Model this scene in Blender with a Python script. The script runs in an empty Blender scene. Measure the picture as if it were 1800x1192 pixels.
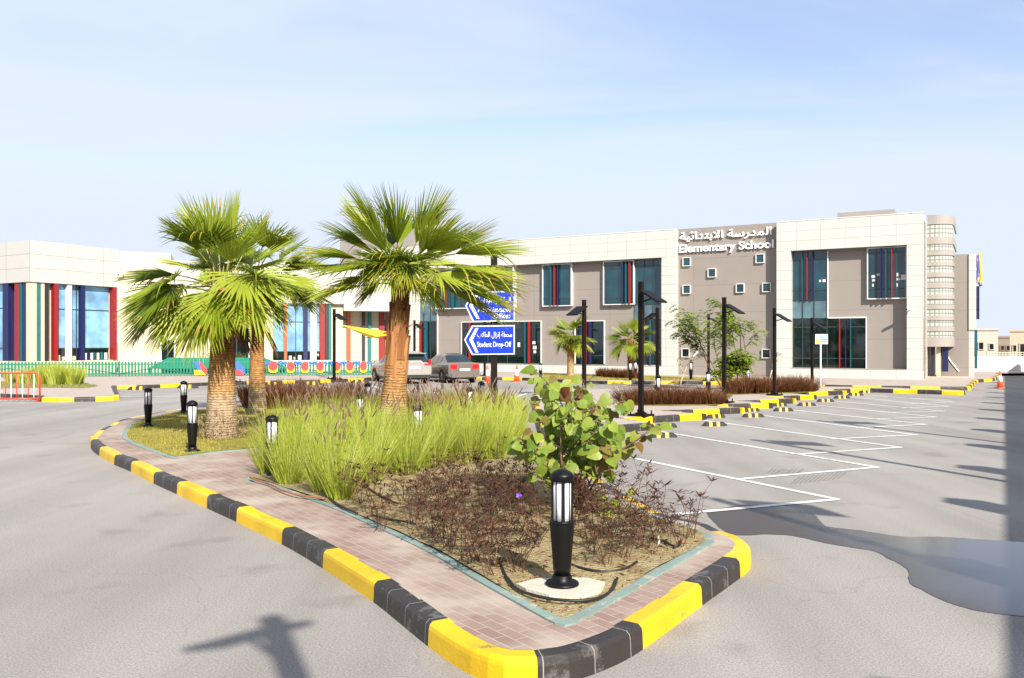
import bpy, bmesh, math, random
from mathutils import Vector, Matrix, noise
from mathutils.geometry import delaunay_2d_cdt
R = random.Random(7)
C = bpy.context.scene.collection
SC = bpy.context.scene
rad = math.radians
# ------------------------------------------------------------------ survey: photo (1800x1192) to ground plan
F, CX, HY, H = 1484.0, 900.0, 603.0, 2.0
def G(px, py, z=0.0):
    d = F * (H - z) / (py - HY)
    return Vector(((px - CX) / F * d, d, z))
def Gs(pts, z=0.0):
    return [G(a, b, z).to_2d() for a, b in pts]
def V(px, d, py):
    return Vector(((px - CX) / F * d, d, H + (HY - py) * d / F))
# ------------------------------------------------------------------ mesh builder
class MB:
    def __init__(s):
        s.v = []; s.f = []; s.m = []
    def add(s, verts, faces, mi=0):
        n = len(s.v); s.v += [tuple(p) for p in verts]
        s.f += [tuple(n + i for i in f) for f in faces]; s.m += [mi] * len(faces)
    def box(s, x0, x1, y0, y1, z0, z1, mi=0):
        s.add([(x, y, z) for z in (z0, z1) for y in (y0, y1) for x in (x0, x1)],
              [(0, 2, 3, 1), (4, 5, 7, 6), (0, 1, 5, 4), (2, 6, 7, 3), (0, 4, 6, 2), (1, 3, 7, 5)], mi)
    def obox(s, c, ax, ay, az, mi=0):
        c = Vector(c); ax = Vector(ax); ay = Vector(ay); az = Vector(az)
        s.add([c + ax * i + ay * j + az * k for k in (-1, 1) for j in (-1, 1) for i in (-1, 1)],
              [(0, 2, 3, 1), (4, 5, 7, 6), (0, 1, 5, 4), (2, 6, 7, 3), (0, 4, 6, 2), (1, 3, 7, 5)], mi)
    def beam(s, a, b, w, h, mi=0, up=(0, 0, 1)):
        a = Vector(a); b = Vector(b); d = (b - a); u = Vector(up)
        x = d.cross(u)
        if x.length < 1e-6: x = d.cross(Vector((0, 1, 0)))
        x.normalize(); y = x.cross(d).normalized()
        s.obox((a + b) / 2, x * w / 2, d / 2, y * h / 2, mi)
    def tube(s, pts, r, n=6, mi=0, cap=True):
        pts = [Vector(p) for p in pts]; k = len(pts)
        if not hasattr(r, '__len__'): r = [r] * k
        ref = Vector((0.31, 0.17, 0.93)); base = len(s.v); X = None
        for i, p in enumerate(pts):
            t = (pts[min(i + 1, k - 1)] - pts[max(i - 1, 0)])
            if t.length < 1e-9: t = Vector((0, 0, 1))
            t.normalize()
            X = (X - t * X.dot(t)) if X is not None else t.cross(ref)
            if X.length < 1e-5: X = t.cross(Vector((1, 0, 0)))
            X.normalize(); Y = t.cross(X)
            for j in range(n):
                a = 2 * math.pi * j / n
                s.v.append(tuple(p + X * (r[i] * math.cos(a)) + Y * (r[i] * math.sin(a))))
        for i in range(k - 1):
            for j in range(n):
                a = base + i * n + j; b = base + i * n + (j + 1) % n
                s.f.append((a, b, b + n, a + n)); s.m.append(mi)
        if cap:
            s.f.append(tuple(base + j for j in range(n))[::-1]); s.m.append(mi)
            s.f.append(tuple(base + (k - 1) * n + j for j in range(n))); s.m.append(mi)
    def lathe(s, prof, n=16, mi=0, c=(0, 0, 0), cap=True, fn=None):
        base = len(s.v)
        for i, (r, z) in enumerate(prof):
            for j in range(n):
                a = 2 * math.pi * j / n
                rr = r * (fn(a, z) if fn else 1)
                s.v.append((c[0] + rr * math.cos(a), c[1] + rr * math.sin(a), c[2] + z))
        for i in range(len(prof) - 1):
            for j in range(n):
                a = base + i * n + j; b = base + i * n + (j + 1) % n
                s.f.append((a, b, b + n, a + n)); s.m.append(mi)
        if cap:
            s.f.append(tuple(base + j for j in range(n))[::-1]); s.m.append(mi)
            k = len(prof) - 1
            s.f.append(tuple(base + k * n + j for j in range(n))); s.m.append(mi)
    def prism(s, poly, z0, z1, mi=0, top=None):
        n = len(poly); ar = sum(poly[i][0] * poly[(i + 1) % n][1] - poly[(i + 1) % n][0] * poly[i][1] for i in range(n))
        if ar < 0: poly = poly[::-1]
        v = [(p[0], p[1], z0) for p in poly] + [(p[0], p[1], z1) for p in poly]
        s.add(v, [(i, (i + 1) % n, n + (i + 1) % n, n + i) for i in range(n)], mi)
        s.add(v, [tuple(range(n))[::-1]], mi); s.add(v, [tuple(range(n, 2 * n))], mi if top is None else top)
    def strip(s, left, right, mi=0):
        n = len(left)
        s.add(list(left) + list(right), [(i, n + i, n + i + 1, i + 1) for i in range(n - 1)], mi)
    def build(s, name, mats, parent=None, smooth=False):
        me = bpy.data.meshes.new(name); me.from_pydata(s.v, [], s.f)
        if not isinstance(mats, (list, tuple)): mats = [mats]
        for m in mats: me.materials.append(m)
        if len(mats) > 1: me.polygons.foreach_set('material_index', s.m)
        if smooth: me.polygons.foreach_set('use_smooth', [True] * len(me.polygons))
        me.update()
        o = bpy.data.objects.new(name, me); C.objects.link(o)
        if parent: o.parent = parent
        return o
def tag(o, label=None, cat=None, group=None, kind=None):
    if label: o['label'] = label
    if cat: o['category'] = cat
    if group: o['group'] = group
    if kind: o['kind'] = kind
    return o
def thing(name, label, cat, loc=(0, 0, 0), rz=0.0, group=None):
    o = bpy.data.objects.new(name, None); o.empty_display_size = .2; C.objects.link(o)
    o.location = loc; o.rotation_euler = (0, 0, rz)
    return tag(o, label, cat, group)
def struct(name, mb, mats, smooth=False):
    return tag(mb.build(name, mats, None, smooth), kind='structure')
def dup(src, loc, rz=0.0, label=None, group=None, scale=None):
    r = src.copy(); C.objects.link(r); r.location = loc; r.rotation_euler = (0, 0, rz)
    if label: r['label'] = label
    if group: r['group'] = group
    if scale is not None: r.scale = (scale,) * 3 if not hasattr(scale, '__len__') else scale
    for ch in list(src.children):
        c = ch.copy(); C.objects.link(c); c.parent = r
        for g in ch.children:
            d = g.copy(); C.objects.link(d); d.parent = c
    return r
# ------------------------------------------------------------------ materials
def newmat(name):
    m = bpy.data.materials.new(name); m.use_nodes = True
    nt = m.node_tree; b = nt.nodes['Principled BSDF']
    return m, nt, nt.nodes.new, nt.links.new, b
def M(name, col, rough=.6, var=.12, scale=6.0, metal=0.0, bump=0.0, bscale=60.0, spec=.5, coat=0.0, emit=None, col2=None):
    m, nt, N, L, b = newmat(name)
    b.inputs['Roughness'].default_value = rough; b.inputs['Metallic'].default_value = metal
    b.inputs['Specular IOR Level'].default_value = spec; b.inputs['Coat Weight'].default_value = coat
    tc = N('ShaderNodeTexCoord')
    if var > 0:
        n = N('ShaderNodeTexNoise'); n.inputs['Scale'].default_value = scale; n.inputs['Detail'].default_value = 6
        n.inputs['Roughness'].default_value = .65
        L(tc.outputs['Object'], n.inputs['Vector'])
        r = N('ShaderNodeValToRGB'); r.color_ramp.elements[0].position = .3; r.color_ramp.elements[1].position = .7
        c2 = col2 or tuple(c * (1 + var) for c in col)
        c1 = tuple(c * (1 - var) for c in col)
        r.color_ramp.elements[0].color = (*c1, 1); r.color_ramp.elements[1].color = (*c2, 1)
        L(n.outputs['Fac'], r.inputs['Fac']); L(r.outputs['Color'], b.inputs['Base Color'])
    else: b.inputs['Base Color'].default_value = (*col, 1)
    if bump > 0:
        n2 = N('ShaderNodeTexNoise'); n2.inputs['Scale'].default_value = bscale; n2.inputs['Detail'].default_value = 4
        L(tc.outputs['Object'], n2.inputs['Vector'])
        bp = N('ShaderNodeBump'); bp.inputs['Strength'].default_value = bump; bp.inputs['Distance'].default_value = .02
        L(n2.outputs['Fac'], bp.inputs['Height']); L(bp.outputs['Normal'], b.inputs['Normal'])
    if emit:
        b.inputs['Emission Color'].default_value = (*col, 1); b.inputs['Emission Strength'].default_value = emit
    return m
def leafmat(name, cols, trans=.35, rough=.5, nscale=.0):
    """foliage: colour varies from blade to blade, some light comes through"""
    m, nt, N, L, b = newmat(name)
    g = N('ShaderNodeNewGeometry'); r = N('ShaderNodeValToRGB')
    els = r.color_ramp.elements
    while len(els) < len(cols): els.new(.5)
    for i, c in enumerate(cols):
        els[i].position = i / max(1, len(cols) - 1); els[i].color = (*c, 1)
    if nscale:
        tc = N('ShaderNodeTexCoord'); n = N('ShaderNodeTexNoise'); n.inputs['Scale'].default_value = nscale
        L(tc.outputs['Object'], n.inputs['Vector'])
        mx = N('ShaderNodeMath'); mx.operation = 'MULTIPLY_ADD'; mx.inputs[1].default_value = .55
        L(g.outputs['Random Per Island'], mx.inputs[0])
        ma = N('ShaderNodeMath'); ma.operation = 'MULTIPLY'; ma.inputs[1].default_value = .45
        L(n.outputs['Fac'], ma.inputs[0]); L(ma.outputs[0], mx.inputs[2]); L(mx.outputs[0], r.inputs['Fac'])
    else: L(g.outputs['Random Per Island'], r.inputs['Fac'])
    L(r.outputs['Color'], b.inputs['Base Color']); b.inputs['Roughness'].default_value = rough
    b.inputs['Specular IOR Level'].default_value = .3
    t = N('ShaderNodeBsdfTranslucent'); L(r.outputs['Color'], t.inputs['Color'])
    x = N('ShaderNodeMixShader'); x.inputs[0].default_value = trans
    L(b.outputs[0], x.inputs[1]); L(t.outputs[0], x.inputs[2])
    L(x.outputs[0], nt.nodes['Material Output'].inputs['Surface'])
    return m
def panelmat(name, col, w, h, joint, ox=0.0, oz=0.0, rough=.4):
    """cladding panels with thin joints, in the wall's own metres"""
    m, nt, N, L, b = newmat(name)
    tc = N('ShaderNodeTexCoord'); s = N('ShaderNodeSeparateXYZ'); L(tc.outputs['Object'], s.inputs[0])
    a = N('ShaderNodeMath'); a.operation = 'ADD'; L(s.outputs['X'], a.inputs[0]); L(s.outputs['Y'], a.inputs[1])
    a2 = N('ShaderNodeMath'); a2.operation = 'ADD'; a2.inputs[1].default_value = ox; L(a.outputs[0], a2.inputs[0])
    z2 = N('ShaderNodeMath'); z2.operation = 'ADD'; z2.inputs[1].default_value = oz; L(s.outputs['Z'], z2.inputs[0])
    c = N('ShaderNodeCombineXYZ'); L(a2.outputs[0], c.inputs[0]); L(z2.outputs[0], c.inputs[1])
    br = N('ShaderNodeTexBrick'); br.offset = 0; br.squash = 1
    br.inputs['Scale'].default_value = 1; br.inputs['Brick Width'].default_value = w; br.inputs['Row Height'].default_value = h
    br.inputs['Mortar Size'].default_value = joint; br.inputs['Mortar Smooth'].default_value = 0; br.inputs['Bias'].default_value = 0
    br.inputs['Color1'].default_value = (*col, 1); br.inputs['Color2'].default_value = (*[k * .965 for k in col], 1)
    br.inputs['Mortar'].default_value = (*[k * .45 for k in col], 1)
    L(c.outputs[0], br.inputs['Vector'])
    n = N('ShaderNodeTexNoise'); n.inputs['Scale'].default_value = 1.3; n.inputs['Detail'].default_value = 8
    L(tc.outputs['Object'], n.inputs['Vector'])
    mx = N('ShaderNodeMix'); mx.data_type = 'RGBA'; mx.blend_type = 'MULTIPLY'; mx.inputs[0].default_value = .10
    L(br.outputs['Color'], mx.inputs[6]); L(n.outputs['Fac'], mx.inputs[7]); L(mx.outputs[2], b.inputs['Base Color'])
    b.inputs['Roughness'].default_value = rough
    return m
def asphaltmat(name, c0, c1, tint, rough=.85):
    m, nt, N, L, b = newmat(name)
    tc = N('ShaderNodeTexCoord')
    def noise_(sc, det=5):
        n = N('ShaderNodeTexNoise'); n.inputs['Scale'].default_value = sc; n.inputs['Detail'].default_value = det
        L(tc.outputs['Object'], n.inputs['Vector']); return n
    big = noise_(.22, 6); r = N('ShaderNodeValToRGB'); r.color_ramp.elements[0].position = .33; r.color_ramp.elements[1].position = .68
    r.color_ramp.elements[0].color = (*c0, 1); r.color_ramp.elements[1].color = (*c1, 1); L(big.outputs['Fac'], r.inputs['Fac'])
    fine = noise_(70, 3); r2 = N('ShaderNodeValToRGB'); r2.color_ramp.elements[0].position = .38; r2.color_ramp.elements[1].position = .62
    r2.color_ramp.elements[0].color = (.72, .72, .72, 1); r2.color_ramp.elements[1].color = (1.18, 1.18, 1.18, 1); L(fine.outputs['Fac'], r2.inputs['Fac'])
    mx = N('ShaderNodeMix'); mx.data_type = 'RGBA'; mx.blend_type = 'MULTIPLY'; mx.inputs[0].default_value = .8
    L(r.outputs['Color'], mx.inputs[6]); L(r2.outputs['Color'], mx.inputs[7])
    # oil and dust spots
    st = noise_(1.1, 9); r3 = N('ShaderNodeValToRGB'); r3.color_ramp.elements[0].position = .27; r3.color_ramp.elements[1].position = .40
    r3.color_ramp.elements[0].color = (*tint, 1); r3.color_ramp.elements[1].color = (1, 1, 1, 1); L(st.outputs['Fac'], r3.inputs['Fac'])
    m2 = N('ShaderNodeMix'); m2.data_type = 'RGBA'; m2.blend_type = 'MULTIPLY'; m2.inputs[0].default_value = .55
    L(mx.outputs[2], m2.inputs[6]); L(r3.outputs['Color'], m2.inputs[7])
    # scattered light stone chips
    vo = N('ShaderNodeTexVoronoi'); vo.inputs['Scale'].default_value = 22; L(tc.outputs['Object'], vo.inputs['Vector'])
    r4 = N('ShaderNodeValToRGB'); r4.color_ramp.elements[0].position = .06; r4.color_ramp.elements[1].position = .13
    r4.color_ramp.elements[0].color = (.55, .55, .55, 1); r4.color_ramp.elements[1].color = (1, 1, 1, 1); L(vo.outputs['Distance'], r4.inputs['Fac'])
    m3 = N('ShaderNodeMix'); m3.data_type = 'RGBA'; m3.blend_type = 'MULTIPLY'; m3.inputs[0].default_value = .35
    L(m2.outputs[2], m3.inputs[6]); L(r4.outputs['Color'], m3.inputs[7])
    # worn wheel lanes, long soft streaks
    mp = N('ShaderNodeMapping'); mp.inputs['Rotation'].default_value = (0, 0, rad(30)); mp.inputs['Scale'].default_value = (1.0, .045, 1); L(tc.outputs['Object'], mp.inputs[0])
    ns = N('ShaderNodeTexNoise'); ns.inputs['Scale'].default_value = .9; ns.inputs['Detail'].default_value = 6; L(mp.outputs[0], ns.inputs['Vector'])
    r5 = N('ShaderNodeValToRGB'); r5.color_ramp.elements[0].position = .36; r5.color_ramp.elements[1].position = .62
    r5.color_ramp.elements[0].color = (.80, .79, .78, 1); r5.color_ramp.elements[1].color = (1.06, 1.05, 1.04, 1); L(ns.outputs['Fac'], r5.inputs['Fac'])
    m4 = N('ShaderNodeMix'); m4.data_type = 'RGBA'; m4.blend_type = 'MULTIPLY'; m4.inputs[0].default_value = .75
    L(m3.outputs[2], m4.inputs[6]); L(r5.outputs['Color'], m4.inputs[7])
    # hairline cracks
    wv = N('ShaderNodeTexVoronoi'); wv.feature = 'DISTANCE_TO_EDGE'; wv.inputs['Scale'].default_value = .33
    nd = N('ShaderNodeTexNoise'); nd.inputs['Scale'].default_value = 1.7; nd.inputs['Detail'].default_value = 6; L(tc.outputs['Object'], nd.inputs['Vector'])
    va = N('ShaderNodeVectorMath'); va.operation = 'MULTIPLY_ADD'; va.inputs[1].default_value = (.8, .8, 0); L(nd.outputs['Color'], va.inputs[0]); L(tc.outputs['Object'], va.inputs[2]); L(va.outputs[0], wv.inputs['Vector'])
    r6 = N('ShaderNodeValToRGB'); r6.color_ramp.elements[0].position = .0; r6.color_ramp.elements[1].position = .0035
    r6.color_ramp.elements[0].color = (.62, .6, .58, 1); r6.color_ramp.elements[1].color = (1, 1, 1, 1); L(wv.outputs['Distance'], r6.inputs['Fac'])
    m5 = N('ShaderNodeMix'); m5.data_type = 'RGBA'; m5.blend_type = 'MULTIPLY'
    m5.inputs[0].default_value = .30; L(m4.outputs[2], m5.inputs[6]); L(r6.outputs['Color'], m5.inputs[7]); m3 = m5
    L(m3.outputs[2], b.inputs['Base Color']); b.inputs['Roughness'].default_value = rough; b.inputs['Specular IOR Level'].default_value = .3
    bp = N('ShaderNodeBump'); bp.inputs['Strength'].default_value = .16; bp.inputs['Distance'].default_value = .01
    L(fine.outputs['Fac'], bp.inputs['Height']); L(bp.outputs['Normal'], b.inputs['Normal'])
    return m
def pavermat(name, c1, c2, mortar, ang, w=.2, h=.1):
    m, nt, N, L, b = newmat(name)
    tc = N('ShaderNodeTexCoord'); mp = N('ShaderNodeMapping'); mp.inputs['Rotation'].default_value = (0, 0, ang)
    L(tc.outputs['Object'], mp.inputs['Vector'])
    br = N('ShaderNodeTexBrick'); br.inputs['Scale'].default_value = 1; br.inputs['Brick Width'].default_value = w
    br.inputs['Row Height'].default_value = h; br.inputs['Mortar Size'].default_value = .004; br.inputs['Mortar Smooth'].default_value = .2
    br.inputs['Color1'].default_value = (*c1, 1); br.inputs['Color2'].default_value = (*c2, 1); br.inputs['Mortar'].default_value = (*mortar, 1)
    L(mp.outputs[0], br.inputs['Vector'])
    n = N('ShaderNodeTexNoise'); n.inputs['Scale'].default_value = 1.6; n.inputs['Detail'].default_value = 9; L(tc.outputs['Object'], n.inputs['Vector'])
    r = N('ShaderNodeValToRGB'); r.color_ramp.elements[0].position = .42; r.color_ramp.elements[1].position = .66
    r.color_ramp.elements[0].color = (0, 0, 0, 1); r.color_ramp.elements[1].color = (1, 1, 1, 1); L(n.outputs['Fac'], r.inputs['Fac'])
    mx = N('ShaderNodeMix'); mx.data_type = 'RGBA'; L(r.outputs['Color'], mx.inputs[0])
    L(br.outputs['Color'], mx.inputs[6]); mx.inputs[7].default_value = (.42, .36, .29, 1)
    ml = N('ShaderNodeMath'); ml.operation = 'MULTIPLY'; ml.inputs[1].default_value = .75; L(r.outputs['Color'], ml.inputs[0]); L(ml.outputs[0], mx.inputs[0])
    L(mx.outputs[2], b.inputs['Base Color']); b.inputs['Roughness'].default_value = .85
    bp = N('ShaderNodeBump'); bp.inputs['Strength'].default_value = .5; bp.inputs['Distance'].default_value = .008; bp.invert = True
    L(br.outputs['Fac'], bp.inputs['Height']); L(bp.outputs['Normal'], b.inputs['Normal'])
    return m
def paintmat(name, col, chip, dirt, amt=.36, rough=.45):
    """painted concrete with scuffs that show the concrete through and a few joints of its own"""
    m, nt, N, L, b = newmat(name)
    tc = N('ShaderNodeTexCoord')
    n = N('ShaderNodeTexNoise'); n.inputs['Scale'].default_value = 5; n.inputs['Detail'].default_value = 10; n.inputs['Roughness'].default_value = .75
    L(tc.outputs['Object'], n.inputs['Vector'])
    r = N('ShaderNodeValToRGB'); r.color_ramp.elements[0].position = amt - .06; r.color_ramp.elements[1].position = amt
    r.color_ramp.elements[0].color = (*chip, 1); r.color_ramp.elements[1].color = (*col, 1); L(n.outputs['Fac'], r.inputs['Fac'])
    n2 = N('ShaderNodeTexNoise'); n2.inputs['Scale'].default_value = 1.7; n2.inputs['Detail'].default_value = 8; L(tc.outputs['Object'], n2.inputs['Vector'])
    r2 = N('ShaderNodeValToRGB'); r2.color_ramp.elements[0].position = .3; r2.color_ramp.elements[1].position = .6
    r2.color_ramp.elements[0].color = (*dirt, 1); r2.color_ramp.elements[1].color = (1, 1, 1, 1); L(n2.outputs['Fac'], r2.inputs['Fac'])
    mx = N('ShaderNodeMix'); mx.data_type = 'RGBA'; mx.blend_type = 'MULTIPLY'; mx.inputs[0].default_value = .8
    L(r.outputs['Color'], mx.inputs[6]); L(r2.outputs['Color'], mx.inputs[7]); L(mx.outputs[2], b.inputs['Base Color'])
    b.inputs['Roughness'].default_value = rough
    n3 = N('ShaderNodeTexNoise'); n3.inputs['Scale'].default_value = 45; n3.inputs['Detail'].default_value = 5; L(tc.outputs['Object'], n3.inputs['Vector'])
    bp = N('ShaderNodeBump'); bp.inputs['Strength'].default_value = .35; bp.inputs['Distance'].default_value = .01
    L(n3.outputs['Fac'], bp.inputs['Height']); L(bp.outputs['Normal'], b.inputs['Normal'])
    return m
def soilmat():
    m, nt, N, L, b = newmat('sandy_soil')
    tc = N('ShaderNodeTexCoord')
    n = N('ShaderNodeTexNoise'); n.inputs['Scale'].default_value = 3.2; n.inputs['Detail'].default_value = 12; n.inputs['Roughness'].default_value = .75
    L(tc.outputs['Object'], n.inputs['Vector'])
    r = N('ShaderNodeValToRGB'); e = r.color_ramp.elements
    e[0].position = .3; e[0].color = (.12, .085, .035, 1); e[1].position = .62; e[1].color = (.37, .30, .17, 1)
    k = e.new(.46); k.color = (.275, .215, .105, 1); L(n.outputs['Fac'], r.inputs['Fac']); L(r.outputs['Color'], b.inputs['Base Color'])
    b.inputs['Roughness'].default_value = .95; b.inputs['Specular IOR Level'].default_value = .1
    n3 = N('ShaderNodeTexNoise'); n3.inputs['Scale'].default_value = 28; n3.inputs['Detail'].default_value = 8; L(tc.outputs['Object'], n3.inputs['Vector'])
    bp = N('ShaderNodeBump'); bp.inputs['Strength'].default_value = .9; bp.inputs['Distance'].default_value = .04
    L(n3.outputs['Fac'], bp.inputs['Height']); L(bp.outputs['Normal'], b.inputs['Normal'])
    return m
def glassmat(name, col, rough=.04, spec=.8):
    m, nt, N, L, b = newmat(name)
    tc = N('ShaderNodeTexCoord'); n = N('ShaderNodeTexNoise'); n.inputs['Scale'].default_value = .9; n.inputs['Detail'].default_value = 3
    L(tc.outputs['Object'], n.inputs['Vector'])
    r = N('ShaderNodeValToRGB'); r.color_ramp.elements[0].position = .35; r.color_ramp.elements[1].position = .7
    r.color_ramp.elements[0].color = (*[c * .6 for c in col], 1); r.color_ramp.elements[1].color = (*[c * 1.35 for c in col], 1)
    L(n.outputs['Fac'], r.inputs['Fac']); L(r.outputs['Color'], b.inputs['Base Color'])
    b.inputs['Roughness'].default_value = rough; b.inputs['Specular IOR Level'].default_value = spec
    return m
asphalt = asphaltmat('asphalt', (.262, .242, .219), (.340, .317, .286), (.62, .58, .53))
def wetmat():
    """damp asphalt that turns to standing water where the ground dips to the right"""
    m, nt, N, L, b = newmat('wet_asphalt')
    tc = N('ShaderNodeTexCoord'); s = N('ShaderNodeSeparateXYZ'); L(tc.outputs['Object'], s.inputs[0])
    n = N('ShaderNodeTexNoise'); n.inputs['Scale'].default_value = .9; n.inputs['Detail'].default_value = 6; L(tc.outputs['Object'], n.inputs['Vector'])
    a = N('ShaderNodeMath'); a.operation = 'MULTIPLY_ADD'; a.inputs[1].default_value = 1.6; L(n.outputs['Fac'], a.inputs[0]); L(s.outputs['X'], a.inputs[2])
    r = N('ShaderNodeMapRange'); r.inputs['From Min'].default_value = 3.6; r.inputs['From Max'].default_value = 5.0; L(a.outputs[0], r.inputs['Value'])
    c = N('ShaderNodeValToRGB'); c.color_ramp.elements[0].color = (.088, .070, .058, 1); c.color_ramp.elements[1].color = (.062, .056, .054, 1); L(r.outputs[0], c.inputs[0])
    f = N('ShaderNodeTexNoise'); f.inputs['Scale'].default_value = 60; L(tc.outputs['Object'], f.inputs['Vector'])
    mx = N('ShaderNodeMix'); mx.data_type = 'RGBA'; mx.blend_type = 'MULTIPLY'; mx.inputs[0].default_value = .5; L(c.outputs[0], mx.inputs[6]); L(f.outputs['Fac'], mx.inputs[7]); L(mx.outputs[2], b.inputs['Base Color'])
    q = N('ShaderNodeMapRange'); q.inputs['To Min'].default_value = .42; q.inputs['To Max'].default_value = .06; L(r.outputs[0], q.inputs['Value']); L(q.outputs[0], b.inputs['Roughness'])
    q2 = N('ShaderNodeMapRange'); q2.inputs['To Min'].default_value = .25; q2.inputs['To Max'].default_value = .5; L(r.outputs[0], q2.inputs['Value']); L(q2.outputs[0], b.inputs['Specular IOR Level'])
    bp = N('ShaderNodeBump'); bp.inputs['Strength'].default_value = .12; bp.inputs['Distance'].default_value = .004; L(f.outputs['Fac'], bp.inputs['Height']); L(bp.outputs['Normal'], b.inputs['Normal'])
    return m
wet = wetmat()
white_line = paintmat('road_paint', (.74, .73, .69), (.38, .35, .31), (.80, .78, .74), .43, .6)
yel = paintmat('yellow_kerb_paint', (.76, .49, .003), (.20, .17, .09), (.70, .66, .55), .395)
blk = paintmat('black_kerb_paint', (.030, .025, .021), (.105, .096, .088), (.75, .72, .7), .44, .5)
grout = M('cement_joint', (.26, .24, .21), .9, .15, 20)
concrete = M('pale_concrete', (.50, .46, .36), .9, .18, 7, bump=.4, bscale=40)
soil = soilmat()
lawn_m = M('lawn_soil', (.24, .21, .05), .95, .35, 2.5, bump=.8, bscale=35, spec=.1)
black_metal = M('black_powder_coat', (.004, .0035, .0035), .42, .2, 12, spec=.25)
pole_metal = M('dark_brown_metal', (.008, .005, .0045), .55, .25, 9, spec=.18)
panel_grey = M('lamp_panel_underside', (.03, .027, .025), .5, .15, 8)
lens_m = M('frosted_lamp_tube', (.86, .86, .88), .25, .04, 14)
white_clad = panelmat('white_cladding', (.545, .535, .48), 1.22, .526, .008, oz=-6.97 + .526 * 20)
cream_wall = M('cream_render', (.52, .455, .325), .8, .05, 1.5, bump=.1)
white_wall = M('white_render', (.58, .56, .51), .8, .05, 1.2)
taupe = panelmat('taupe_render', (.262, .227, .198), 5.2, 1.55, .006, ox=1.0, oz=.9, rough=.8)
taupe_plain = M('taupe_plain', (.252, .219, .192), .8, .05, 1.5)
taupe_light = M('taupe_light', (.295, .262, .235), .7, .06, 1.5)
glass_d = glassmat('teal_dark_glass', (.005, .043, .056))
glass_g = glassmat('black_green_glass', (.004, .011, .011))
glass_s = glassmat('spandrel_glass', (.085, .15, .175), .12)
glass_b = glassmat('window_with_pale_blue_blind', (.19, .37, .56), .12, .5)
red_fin = M('red_fin', (.235, .011, .009), .45, .08, 3)
orange_fin = M('brick_red_fin', (.46, .085, .03), .45, .08, 3)
navy_fin = M('navy_fin', (.006, .010, .062), .45, .1, 3)
teal_fin = M('teal_fin', (.005, .07, .095), .45, .1, 3)
green_fin = M('green_fin', (.010, .15, .13), .45, .1, 3)
dark_fin = M('charcoal_fin', (.022, .020, .028), .45, .1, 3)
alu_white = M('white_window_frame', (.66, .65, .61), .4, .03, 4)
alu_dark = M('dark_mullion', (.03, .04, .045), .4, .1, 4)
glass_block = panelmat('glass_blocks', (.44, .46, .40), .24, .24, .03, rough=.2)
# ------------------------------------------------------------------ ground, kerbs, islands
def v2(a): return Vector((a[0], a[1]))
def smooth_path(pts, closed=False, step=.12):
    """Catmull-Rom through the points, sampled about every step metres"""
    P = [v2(p) for p in pts]; n = len(P); out = []
    rng = n if closed else n - 1
    for i in range(rng):
        p0 = P[(i - 1) % n] if (closed or i > 0) else P[0] * 2 - P[1]
        p1 = P[i]; p2 = P[(i + 1) % n]
        p3 = P[(i + 2) % n] if (closed or i + 2 < n) else p2 * 2 - p1
        k = max(1, int((p2 - p1).length / step))
        for j in range(k):
            t = j / k
            out.append(.5 * (2 * p1 + (p2 - p0) * t + (2 * p0 - 5 * p1 + 4 * p2 - p3) * t * t + (3 * p1 - p0 - 3 * p2 + p3) * t ** 3))
    if not closed: out.append(P[-1])
    return out
def straight_path(pts, step=.3):
    out = []; P = [v2(p) for p in pts]
    for a, b in zip(P, P[1:]):
        k = max(1, int((b - a).length / step))
        out += [a.lerp(b, j / k) for j in range(k)]
    return out + [P[-1]]
def normals(p, closed):
    n = len(p); out = []
    for i in range(n):
        a = p[(i - 1) % n] if (closed or i > 0) else p[i]; b = p[(i + 1) % n] if (closed or i < n - 1) else p[i]
        d1 = (p[i] - a); d2 = (b - p[i])
        d1 = d1.normalized() if d1.length > 1e-9 else d2.normalized(); d2 = d2.normalized() if d2.length > 1e-9 else d1
        m = Vector((-(d1.y + d2.y), d1.x + d2.x))
        if m.length < 1e-6: m = Vector((-d1.y, d1.x))
        m.normalize(); k = 1 / max(.45, abs(m.dot(Vector((-d1.y, d1.x))))); out.append(m * k)
    return out
def offset(p, d, closed=False):
    return [a + n * d for a, n in zip(p, normals(p, closed))]
def cuts_to_len(p, pxs):
    """arc length of the spots on path p nearest to the given plan points"""
    L = [0.0]
    for a, b in zip(p, p[1:]): L.append(L[-1] + (b - a).length)
    out = []
    for q in pxs:
        i = min(range(len(p)), key=lambda k: (p[k] - q).length_squared); out.append(L[i])
    return out
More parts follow.
